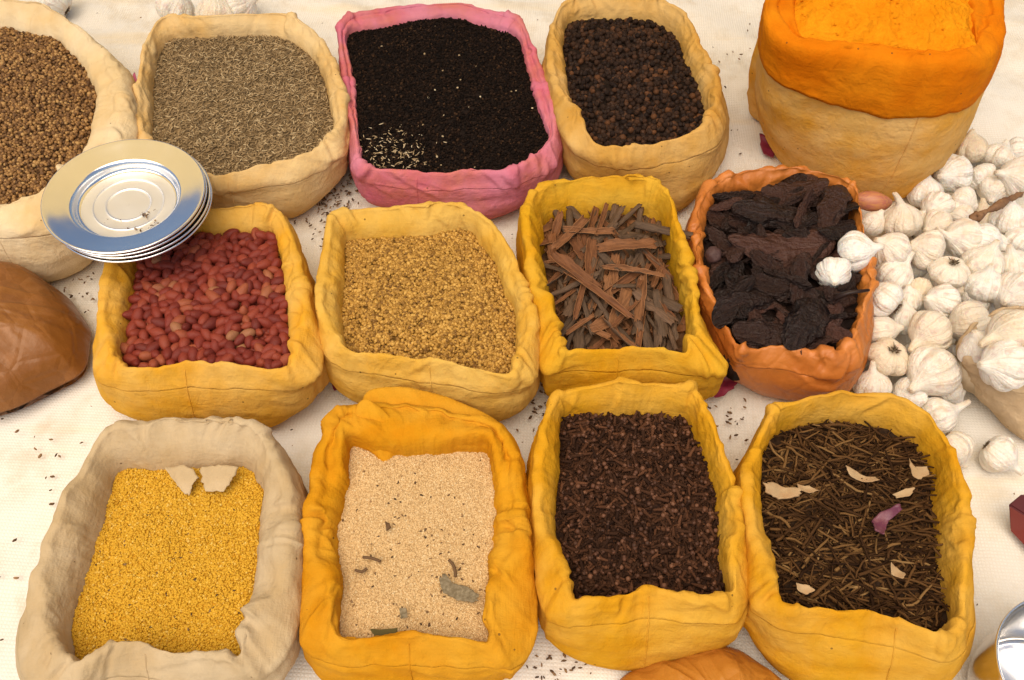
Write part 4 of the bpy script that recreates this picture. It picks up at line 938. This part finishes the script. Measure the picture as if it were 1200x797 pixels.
# dried stalk on the garlic, dry root tuft
brown = grain_mat('dry_stalk', [(0.0, (0.20, 0.10, 0.045)), (1.0, (0.24, 0.13, 0.06))], 0.7, 0.3, True, (300, 0.7, 0.001), (90, 0.8, (0.09, 0.035, 0.02)))
pth = np.array([at(1137, 258, 0.047), at(1152, 250, 0.051), at(1168, 242, 0.054), at(1182, 234, 0.052), at(1196, 228, 0.050)])
pth = crm(pth, 8, False); k = np.linspace(0, 8, len(pth)); V, F = tube(pth, 0.0040 + 0.0011 * np.sin(k * 1.7) + 0.0013 * pn(k * 1.9, 0.3, 0.7) - 0.0012 * (k / 8), 12)
V = V + 0.0022 * pn(V[:, :1] * 160, V[:, 1:2] * 160, V[:, 2:] * 160) + 0.0014 * pn(V[:, :1] * 420, V[:, 1:2] * 420, V[:, 2:] * 420)
tag(link('dried_stalk', mesh('dried_stalk', V - pth[0], F, brown), loc=pth[0]), 'knotty dried brown stalk lying across the back of the garlic', 'stalk')
o = link('dry_root_tuft', RT, loc=at(1168, 368, 0.062)); o.scale = (0.038, 0.038, 0.07); o.rotation_euler = (PI * 0.9, 0.5, 0); tag(o, 'dry brown tuft of roots between the large garlic bulbs', 'roots')

# sand coloured sack under the garlic, cut by the frame
an = np.radians(np.arange(90, 450, 24)); O = [(1226 + 101 * math.cos(-a), 408 + 48 * math.sin(-a)) for a in an]; I = [(1226 + 92 * math.cos(-a), 407 + 41 * math.sin(-a)) for a in an]
S['gar'] = sack('garlic_sack', 'sand coloured cloth sack under garlic bulbs at the right edge', 'sack', O, I, [(1150, 425), (1147, 450), (1168, 482), (1200, 510), (1250, 530), (1310, 505), (1325, 440)], 0.062, 0.014,
                M['garlic_sack'], M['garlic_sack'], rim=0.005, seed=15, thin=True, wr=0.8)
s = S['gar']; P, F, m = content(s, 'x', '', '', mass_mat('sack_lining', (0.50, 0.38, 0.24), (0.58, 0.46, 0.31), 60), dome=0.004)
link('lining', mesh('garlic_sack_lining', P.reshape(-1, 3) - s.loc, F, m), s.root)

# ------------------------------------------------------------------ knotted plastic bags
def bag(name, label, base, h, mat, apex=(0, 0), seed=0, n=11, amp=0.005):
    Bw = np.array([at(*p, 0.006) for p in base]); c = (Bw[:, :2].min(0) + Bw[:, :2].max(0)) / 2; r = csmooth(loop_r(Bw, c), 3)
    f = np.array([0.6, 1.0, 0.99, 0.95, 0.88, 0.78, 0.65, 0.50, 0.33, 0.17, 0.06, 0.0]); z = np.array([-0.004, 0.0, 0.12, 0.30, 0.50, 0.68, 0.83, 0.93, 0.99, 1.03, 1.06, 1.07]) * h
    K = crm(np.column_stack([f, z]), 6, False); f, z = K[:, 0].clip(0.004), K[:, 1]
    sh = (1 - f)[:, None] ** 1.2 * np.array(apex)
    P = np.empty((len(f), NA, 3)); P[..., :2] = c + sh[:, None] + f[:, None, None] * r[None, :, None] * DIR[None]; P[..., 2] = z[:, None]
    nr = grid_normals(P); cx, cy = DIR[:, 0], DIR[:, 1]; fr = f[:, None]
    st = pn(cx[None] * 1.9 * (0.5 + 0.5 * fr) + seed, cy[None] * 1.9 * (0.5 + 0.5 * fr), fr * 0.9 + seed)
    s2 = pn(cx[None] * 4.2 + seed * 2, cy[None] * 4.2, fr * 1.2); lumpn = pn(P[..., 0] * 20 + seed, P[..., 1] * 20, P[..., 2] * 24)
    s3 = pn(P[..., 0] * 55 + seed, P[..., 1] * 55 + 2 * st, P[..., 2] * 40)
    fade = np.clip((np.arange(len(f)) - 3) / 38, 0, 1)[:, None] * np.clip(fr * 6, 0.15, 1)
    d = fade * amp * (0.9 * (0.3 - np.abs(st)) + 0.5 * (0.3 - np.abs(s2)) * (1.2 - fr) + 1.0 * lumpn + 0.35 * (0.3 - np.abs(s3)))
    rr_ = np.random.default_rng(seed)
    for _ in range(26):                                           # crisp creases fanning out from the tie
        a0 = rr_.uniform(-PI, PI); dth = (TH[None] - a0 - rr_.uniform(-0.5, 0.5) * (1 - fr) + PI) % (2 * PI) - PI
        nn = dth * np.maximum(fr, 0.12) * r.mean(); w1, w2 = rr_.uniform(0.0010, 0.0020), rr_.uniform(0.006, 0.014)
        pr = np.where(nn * rr_.choice([-1, 1]) > 0, np.exp(-np.abs(nn) / w1), np.exp(-np.abs(nn) / w2))
        mid_, ln_ = rr_.uniform(0.15, 0.9), rr_.uniform(0.25, 0.6)
        d = d + rr_.uniform(0.0010, 0.0032) * pr * np.clip(1 - ((fr - mid_) / ln_) ** 2, 0, 1) * fade
    P += nr * d[..., None]; loc = np.array([c[0], c[1], 0])
    root = link(name, None); root.location = loc; tag(root, label, 'plastic bag')
    cut = int(len(f) * 0.86)
    link('body', mesh(name + '_body', P[:cut + 1].reshape(-1, 3) - loc, grid_faces(cut + 1, NA), mat), root)
    link('knot', mesh(name + '_knot', (P[cut:] + np.array([0, 0, 0.0006])).reshape(-1, 3) - loc, grid_faces(len(f) - cut, NA), mat), root)
bag('tied_bag', 'brown orange closed plastic bag with creases at the left edge', [(106, 385), (107, 408), (100, 438), (60, 462), (0, 487), (-70, 495), (-130, 460), (-150, 400), (-120, 345), (-60, 325), (10, 322), (72, 342)], 0.074, M['bag'], (-0.03, 0.004), 3, amp=0.007)
bag('tied_bag', 'orange plastic bag top cut off by the bottom edge below cloves', [(722, 806), (758, 779), (800, 764), (848, 757), (893, 778), (930, 812), (940, 870), (880, 915), (800, 920), (735, 880)], 0.045, M['bag2'], (0.02, -0.03), 8, amp=0.006)

# ------------------------------------------------------------------ steel plates and cup
def steel(name, rough):
    t = NT(name); tc = t.node('ShaderNodeTexCoord').outputs['Object']
    t.set(Metallic=1.0, Roughness=rough); t.ln(t.mix(t.noise(tc, 30, 4), (0.84, 0.82, 0.79), (0.92, 0.91, 0.90)), t.p.inputs['Base Color'])
    g = t.math('ADD', t.math('MULTIPLY', t.noise(tc, 45, 5), 0.16), rough - 0.05); t.ln(g, t.p.inputs['Roughness'])
    t.bump(t.noise(tc, 35, 2), 0.05, 0.001); return t.m
STEEL = steel('polished_steel', 0.13); STEEL_D = steel('worn_steel', 0.42)
def lathe(name, prof, mat, n=96, per=5, parent=None, loc=None, mats=None):
    K = crm(np.array(prof, float), per, False); a = np.linspace(0, 2 * PI, n, endpoint=False)
    P = np.stack([K[:, :1] * np.cos(a), K[:, :1] * np.sin(a), np.repeat(K[:, 1:2], n, 1)], 2)
    return mesh(name, P.reshape(-1, 3), grid_faces(len(K), n)[:, ::-1], mat)
R = 0.0715
base_p = [(0.0005, -0.0002), (0.2 * R, 0), (0.26 * R, 0.0001), (0.28 * R, 0.0007), (0.30 * R, 0.0002), (0.42 * R, 0.0004), (0.44 * R, 0.0010), (0.46 * R, 0.0005), (0.585 * R, 0.0008), (0.625 * R, 0.0025), (0.648 * R, 0.0075), (0.675 * R, 0.0100), (0.72 * R, 0.0108), (0.85 * R, 0.0130), (0.97 * R, 0.0152), (0.995 * R, 0.0150), (1.0 * R, 0.0140), (0.99 * R, 0.0132), (0.97 * R, 0.0138)]
under = [(0.85 * R, 0.0118), (0.70 * R, 0.0092), (0.655 * R, 0.0055), (0.63 * R, 0.0008), (0.58 * R, -0.0006), (0.3 * R, -0.0012), (0.0005, -0.0013)]
pm = lathe('steel_plate', base_p + under, STEEL)
pm.materials.append(STEEL_D); ctr = np.array([math.hypot(f.center.x, f.center.y) for f in pm.polygons]); pm.polygons.foreach_set('material_index', (ctr < 0.585 * R).astype(np.int32))
tl = Quaternion((1, 0, 0), 0.02) @ Quaternion((0, 1, 0), 0.05)
for dx, dy, dz, lab in [(0, 0, 0, 'top steel plate of the stack, with brown crumbs in its centre'), (3.0, 2.5, -0.0042, 'second steel plate from the top of the stack'),
                        (8, 5, -0.0088, 'third steel plate of the stack, shifted out to the right'), (10, 9, -0.0135, 'lowest steel plate of the stack, above the peanuts')]:
    o = link('steel_plate', pm, loc=at(151 + dx, 240 + dy, 0.108 + dz)); o.rotation_mode = 'QUATERNION'; o.rotation_quaternion = Quaternion((1, 0, 0), dx * 0.002) @ tl @ Quaternion((0, 0, 1), dx)
    tag(o, lab, 'plate', 'steel plates stacked on the sacks')
pts = [(lambda q: q)(at(x, y, 0.1085)) for x, y in [(168, 252), (170, 250), (172, 253), (165, 251), (180, 260), (184, 262), (178, 264), (188, 266), (191, 270), (183, 270), (176, 275), (181, 279), (176, 268), (164, 269), (157, 268), (150, 266), (120, 260), (125, 258), (122, 262), (142, 258), (181, 245)]
                                      for _ in (0,)]
pts = np.array(pts); pts = np.concatenate([pts + RNG.normal(0, 0.0012, pts.shape) * [1, 1, 0] for _ in range(3)])
V, F = many([stretch(lumpy(ICO1, 0.5, 1.5, 3), (1.5, 0.8, 0.4)), CUM[0]], pts, euler_mats(len(pts), 0.1), 0.0009 * RNG.uniform(0.5, 1.5, len(pts)))
tag(link('food_crumbs', mesh('food_crumbs', V - pts[0], F, dust_m), loc=pts[0]), 'brown crumbs scattered in the hollow of the top steel plate', 'crumbs', kind='stuff')
cr = 0.052; cp = [(0.0005, 0.001), (0.7 * cr, 0.001), (0.86 * cr, 0.006), (0.93 * cr, 0.02), (0.97 * cr, 0.05), (1.0 * cr, 0.072), (1.035 * cr, 0.0745), (1.03 * cr, 0.0765), (1.0 * cr, 0.0755)] 
cin_ = [(0.965 * cr, 0.070), (0.935 * cr, 0.05), (0.895 * cr, 0.02), (0.82 * cr, 0.008), (0.6 * cr, 0.005), (0.0005, 0.005)]
o = link('steel_bowl', lathe('steel_bowl', cp + cin_, STEEL), loc=at(1203, 822, 0.0)); tag(o, 'shiny steel bowl cut off by the bottom right corner', 'bowl')

# ------------------------------------------------------------------ scraps and small finds
def scrap(name, outline, z, mat, label, cat, th=0.0006, curl=0.003, seed=0, lean=(0, 0), group=None):
    q0 = np.array([at(x, y, z) for x, y in outline])[:, :2]; tq = np.linspace(0, len(q0), len(q0) * 5, endpoint=False); q1 = np.concatenate([q0, q0[:1]])
    Pw = np.stack([np.interp(tq, np.arange(len(q1)), q1[:, k_]) for k_ in (0, 1)], 1); c = Pw.mean(0); n = len(Pw)
    Pw = c + (Pw - c) * (1 + 0.05 * np.random.default_rng(seed).normal(size=(n, 1)))
    rings = np.linspace(0.02, 1, 7); P = c + rings[:, None, None] * (Pw - c)[None]
    Z = z + curl * pn(P[..., 0] * 70 + seed, P[..., 1] * 70, seed) + (P[..., 0] - c[0]) * lean[0] + (P[..., 1] - c[1]) * lean[1] + curl * 0.5
    rel = P - c; wdt = np.abs(Pw - c).max()
    Z = Z + curl * 1.6 * (rel[..., 0] * math.cos(seed) + rel[..., 1] * math.sin(seed)) ** 2 / wdt ** 2
    T = np.concatenate([P, Z[..., None]], 2); B = T[::-1].copy(); B[..., 2] -= th
    V = np.concatenate([T, B]); lo_ = np.array([c[0], c[1], z])
    o = link(name, mesh(name, V.reshape(-1, 3) - lo_, grid_faces(len(V), n), mat), loc=lo_); return tag(o, label, cat, group)
ONION = grain_mat('red_onion_skin', [(0.0, (0.20, 0.020, 0.045)), (1.0, (0.26, 0.03, 0.05))], 0.4, 0.4, True, (500, 0.5, 0.0006))
PINKS = grain_mat('pink_scrap', [(0.0, (0.55, 0.14, 0.24)), (1.0, (0.55, 0.14, 0.24))], 0.7, 0.2, True)
HUSK = grain_mat('pale_husk', [(0.0, (0.30, 0.19, 0.09)), (1.0, (0.46, 0.32, 0.17))], 0.7, 0.2, True, (350, 0.6, 0.0008), (160, 0.7, (0.36, 0.20, 0.09)))
LEAF = grain_mat('grey_green_leaf', [(0.0, (0.14, 0.105, 0.055)), (1.0, (0.19, 0.145, 0.085))], 0.8, 0.2, True, (600, 0.8, 0.0006), (400, 0.8, (0.30, 0.24, 0.15)))
RAG = M['beige']
scrap('onion_skin', [(889, 160), (900, 163), (910, 178), (905, 187), (894, 183)], 0.002, ONION, 'dark red onion skin on the cloth left of the turmeric sack', 'onion skin', seed=1)
scrap('onion_skin', [(386, 444), (394, 448), (399, 461), (392, 460)], 0.002, ONION, 'red onion skin scrap under the left corner of fenugreek sack', 'onion skin', seed=2)
scrap('onion_skin', [(362, 462), (374, 452), (372, 466), (360, 472)], 0.002, ONION, 'red onion skin scrap under the right corner of peanut sack', 'onion skin', seed=3)
scrap('onion_skin', [(822, 468), (845, 440), (868, 446), (858, 458), (835, 474)], 0.003, ONION, 'largest red onion skin between cinnamon sack and orange bag', 'onion skin', seed=4, curl=0.006)
scrap('onion_skin', [(596, 780), (602, 778), (604, 788), (598, 788)], 0.004, ONION, 'tiny red onion skin by the front right corner of poppy sack', 'onion skin', seed=5)
scrap('pink_scrap', [(154, 92), (159, 88), (162, 100), (160, 112), (155, 108)], 0.055, PINKS, 'bright pink cloth scrap between coriander and cumin sacks', 'cloth scrap', seed=6)
s = S['len']; zl = s.Hc + 0.012
scrap('torn_cloth', [(195, 552), (212, 548), (228, 553), (234, 562), (226, 570), (220, 579), (214, 577), (206, 566)], zl, RAG, 'torn beige cloth flap with a pointed tip on the lentils, left one', 'cloth scrap', seed=7, lean=(0, 0.3), th=0.001)
scrap('torn_cloth', [(237, 550), (258, 548), (280, 551), (272, 563), (262, 576), (240, 575), (236, 562)], zl, RAG, 'torn square beige cloth flap on the lentils, right one', 'cloth scrap', seed=8, lean=(0, 0.3), th=0.001)
s = S['pop']; zp = s.Hc + 0.0065
scrap('leaf_scrap', [(514, 680), (522, 674), (530, 684), (548, 688), (562, 700), (556, 708), (536, 704), (520, 696)], zp, LEAF, 'biggest grey green leaf scrap lying on the poppy seed', 'leaf scrap', seed=9, curl=0.002)
scrap('leaf_scrap', [(434, 738), (466, 738), (465, 746), (440, 750)], zp, grain_mat('olive_leaf', [(0.0, (0.09, 0.07, 0.02)), (1.0, (0.09, 0.07, 0.02))], 0.8, 0.2, True), 'dark olive leaf scrap at the front edge of the poppy seed', 'leaf scrap', seed=10, curl=0.002)
scrap('leaf_scrap', [(468, 714), (476, 713), (478, 724), (470, 726)], zp, LEAF, 'small round tan leaf scrap near the front of poppy seed', 'leaf scrap', seed=11, curl=0.001)
scrap('seed_husk', [(452, 614), (457, 614), (459, 621), (453, 622)], zp + 0.001, dust_m, 'small dark seed husk near the middle of poppy seed', 'husk', seed=12, curl=0.002, th=0.0015)
for pts_, lab in [([(425, 653), (435, 654), (446, 658)], 'curved brown stem bit on the left of poppy seed'), ([(526, 656), (532, 664), (534, 676)], 'bent thin stem above the biggest leaf scrap'), ([(416, 668), (424, 670), (430, 666)], 'short brown stem bit at the left edge of poppy seed')]:
    q = crm(np.array([at(x, y, zp + 0.001) for x, y in pts_]), 5, False); V, F = tube(q, 0.0012, 6); tag(link('stem_bit', mesh('stem_bit', V - q[0], F, dust_m), loc=q[0]), lab, 'stem')
s = S['twi']; zt = s.Hc + 0.019
scrap('pale_husk', [(894, 570), (905, 568), (930, 575), (938, 578), (934, 584), (912, 585), (896, 580)], zt + 0.003, HUSK, 'long pale husk at the left rim of the twig sack', 'husk', seed=13, curl=0.004, th=0.002)
scrap('pale_husk', [(934, 568), (948, 570), (958, 576), (948, 579), (936, 574)], zt, HUSK, 'brownish husk right of the long pale husk', 'husk', seed=14, curl=0.003, th=0.001)
scrap('pale_husk', [(986, 550), (1004, 554), (1024, 562), (1026, 567), (1010, 566), (994, 560)], zt, HUSK, 'narrow cream husk in the upper middle of the twigs', 'husk', seed=15, curl=0.003, th=0.001)
scrap('pale_husk', [(1064, 538), (1070, 548), (1084, 550), (1087, 558), (1076, 564), (1068, 560)], zt, HUSK, 'pale forked husk in the back right of the twigs', 'husk', seed=16, curl=0.003, th=0.001)
scrap('pale_husk', [(1046, 580), (1060, 574), (1072, 572), (1066, 582), (1050, 585)], zt, HUSK, 'small pale husk below the forked husk', 'husk', seed=17, curl=0.003, th=0.001)
scrap('pale_husk', [(1041, 662), (1052, 667), (1060, 674), (1056, 680), (1044, 674)], zt, HUSK, 'leaf shaped pale husk below the purple onion piece', 'husk', seed=18, curl=0.002, th=0.001)
scrap('pale_husk', [(932, 684), (946, 686), (954, 694), (944, 697), (934, 693)], zt, HUSK, 'yellowish husk at the front left of the twigs', 'husk', seed=19, curl=0.002, th=0.001)
PUR = grain_mat('purple_onion', [(0.0, (0.13, 0.03, 0.055)), (1.0, (0.13, 0.03, 0.055))], 0.4, 0.4, True, (300, 0.4, 0.0006), (200, 0.7, (0.22, 0.09, 0.10)))
scrap('onion_piece', [(1021, 612), (1030, 602), (1046, 600), (1052, 604), (1040, 612), (1034, 626), (1030, 634), (1022, 626)], zt + 0.003, PUR, 'purple curved onion piece lying on the dried stems', 'onion piece', seed=20, curl=0.006, th=0.002)
# dark red folded carton, cut by the right edge
MAR = grain_mat('maroon_card', [(0.0, (0.085, 0.016, 0.018)), (1.0, (0.085, 0.016, 0.018))], 0.5, 0.3, True, (60, 0.2, 0.001))
RED = grain_mat('dark_red_card', [(0.0, (0.21, 0.035, 0.028)), (1.0, (0.21, 0.035, 0.028))], 0.5, 0.3, True, (60, 0.2, 0.001))
a = [at(1181, 591, 0.030), at(1198, 577, 0.030), at(1240, 600, 0.030), at(1226, 618, 0.030)]; b = [at(1183, 622, 0.002), at(1200, 606, 0.002), at(1244, 634, 0.002), at(1226, 668, 0.002)]
V = np.array(a + b); c = V.mean(0); c[2] = 0
import bmesh
me = mesh('red_carton', V - c, [[0, 1, 2, 3], [7, 6, 5, 4], [0, 4, 5, 1], [1, 5, 6, 2], [2, 6, 7, 3], [3, 7, 4, 0]], [MAR, RED], False, midx=[0, 1, 0, 0, 1, 1])
bm = bmesh.new(); bm.from_mesh(me); bmesh.ops.bevel(bm, geom=list(bm.edges), offset=0.0015, segments=2, affect='EDGES'); bm.to_mesh(me); bm.free()
tag(link('red_carton', me, loc=c), 'dark red angular carton cut off by the right edge', 'carton')
# spilled seed on the cloth
seed_t = [stretch(lumpy(ICO1, 0.3, 1.3, 2), (1.5, 0.7, 0.5))]
for nm, lab, cen, spr, n, sz in [('spilled_seed', 'dark seed spilled on the cloth in front of the cumin and pink sacks', (385, 232), (22, 26), 230, 0.0015), ('spilled_seed', 'sparse dark seed on the cloth between fenugreek and clove sacks', (640, 480), (16, 14), 36, 0.0014),
                                 ('spilled_seed', 'few dark specks on the cloth between clove and twig sacks', (856, 490), (16, 22), 26, 0.0014), ('spilled_seed', 'few dark specks on the bare cloth at the left', (60, 560), (50, 90), 26, 0.0016),
                                 ('spilled_seed', 'dark specks on the cloth between poppy and clove sacks at bottom', (655, 785), (25, 12), 30, 0.0013), ('spilled_seed', 'dark specks on the cloth behind the sacks', (860, 80), (25, 60), 22, 0.0014),
                                 ('spilled_seed', 'dark specks on the cloth left of the peanut sack', (100, 340), (18, 14), 26, 0.0013)]:
    o = spill(nm, lab, 'spilled seed', cen, spr, n, seed_t, sz, dust_m, z=0.0008)
spill('spilled_seed', 'fine dark specks scattered thinly over the whole ground cloth', 'spilled seed', (600, 400), (380, 280), 420, seed_t, 0.0009, dust_m, z=0.0006)
# awning over the far side of the stall: out of the frame, mirrored in the steel plates
ta = NT('awning_canvas'); ta.n.remove(ta.p); df = ta.node('ShaderNodeBsdfDiffuse'); tr = ta.node('ShaderNodeBsdfTranslucent'); mx = ta.node('ShaderNodeMixShader')
cv = ta.mix(ta.noise(ta.node('ShaderNodeTexCoord').outputs['Object'], 3, 3), (0.86, 0.66, 0.30), (0.88, 0.72, 0.40))
ta.ln(cv, df.inputs[0]); ta.ln(cv, tr.inputs[0]); mx.inputs[0].default_value = 0.62; ta.ln(df.outputs[0], mx.inputs[1]); ta.ln(tr.outputs[0], mx.inputs[2]); ta.ln(mx.outputs[0], ta.n['Material Output'].inputs[0])
X, Y = np.meshgrid(np.linspace(-2.2, 2.2, 40), np.linspace(0.35, 1.95, 30)); Z = 1.95 - 0.10 * (Y - 0.35) + 0.05 * pn(X * 1.2, Y * 1.2, 2) - 0.04 * np.cos(X * 2.8)
T = np.stack([X, Y, Z], 2).reshape(-1, 3)
tag(link('awning', mesh('awning', T, grid_faces(30, 40, False), ta.m)), 'cream yellow canvas awning mirrored in the steel plates', 'awning')

def pillow(name, outline, z0, slope, thick, mat, root, seed):
    """a puffed fold of cloth: outline in the photograph at height z0, falling towards the viewer by slope"""
    q0 = np.array([at(x, y, z0) for x, y in outline])[:, :2]; Pw = crm(q0, 14); c = Pw.mean(0); n = len(Pw)
    f = np.sin(np.linspace(0.02, PI / 2, 26)); dome = np.sqrt(np.clip(1 - f ** 5, 0, 1)); 
    P = c + f[:, None, None] * (Pw - c)[None]; base = z0 + slope * (P[..., 1] - c[1])
    cr_ = 0.0024 * (0.33 - np.abs(pn(P[..., 0] * 60 + seed + P[..., 1] * 40, P[..., 1] * 26, seed))) + 0.0012 * (0.33 - np.abs(pn(P[..., 0] * 120 + seed, P[..., 1] * 90, seed)))
    top = np.concatenate([P, (base + thick * dome[:, None] + cr_)[..., None]], 2); bot = np.concatenate([P, (base - 0.6 * thick * dome[:, None])[..., None]], 2)[::-1]
    V = np.concatenate([top, bot[1:]]).reshape(-1, 3); loc = np.array(root.location)
    link(name, mesh(name, V - loc, grid_faces(51, n)[:, ::-1], mat), root)
s = S['pop']
pillow('folded_flap', [(428, 474), (470, 466), (520, 474), (570, 490), (592, 506), (580, 524), (545, 528), (500, 533), (462, 528), (440, 512)], s.H - 0.022, 0.50, 0.008, M['poppy_y'], s.root, 1.3)
pillow('folded_corner', [(418, 492), (432, 482), (454, 492), (474, 512), (463, 524), (450, 543), (438, 528), (420, 514)], s.H - 0.010, 0.75, 0.006, M['poppy_y'], s.root, 4.1)

# ------------------------------------------------------------------ daylight
SUN_EL, SUN_AZ = math.radians(68), math.radians(205)             # azimuth from +Y
w = bpy.data.worlds.new('World'); SC.world = w; w.use_nodes = True
nt = w.node_tree; sky = nt.nodes.new('ShaderNodeTexSky'); sky.sky_type = 'NISHITA'; sky.sun_disc = False
sky.sun_elevation = SUN_EL; sky.sun_rotation = SUN_AZ; sky.dust_density = 3.0; sky.air_density = 1.0; sky.ozone_density = 1.0
bg = nt.nodes['Background']; nt.links.new(sky.outputs[0], bg.inputs[0]); bg.inputs[1].default_value = 0.075
ld = bpy.data.lights.new('sun', 'SUN'); lo = bpy.data.objects.new('sun', ld); COL.objects.link(lo)
ld.energy = 2.0; ld.angle = math.radians(70); ld.color = (1.0, 0.86, 0.66)
d = Vector((math.sin(SUN_AZ) * math.cos(SUN_EL), math.cos(SUN_AZ) * math.cos(SUN_EL), math.sin(SUN_EL)))
lo.rotation_euler = d.to_track_quat('Z', 'Y').to_euler()
vs = SC.view_settings; vs.view_transform = 'Standard'; vs.look = 'None'; vs.gamma = 1.0; vs.exposure = 0.74
SC.display_settings.display_device = 'sRGB'
SC.cycles.max_bounces = 6
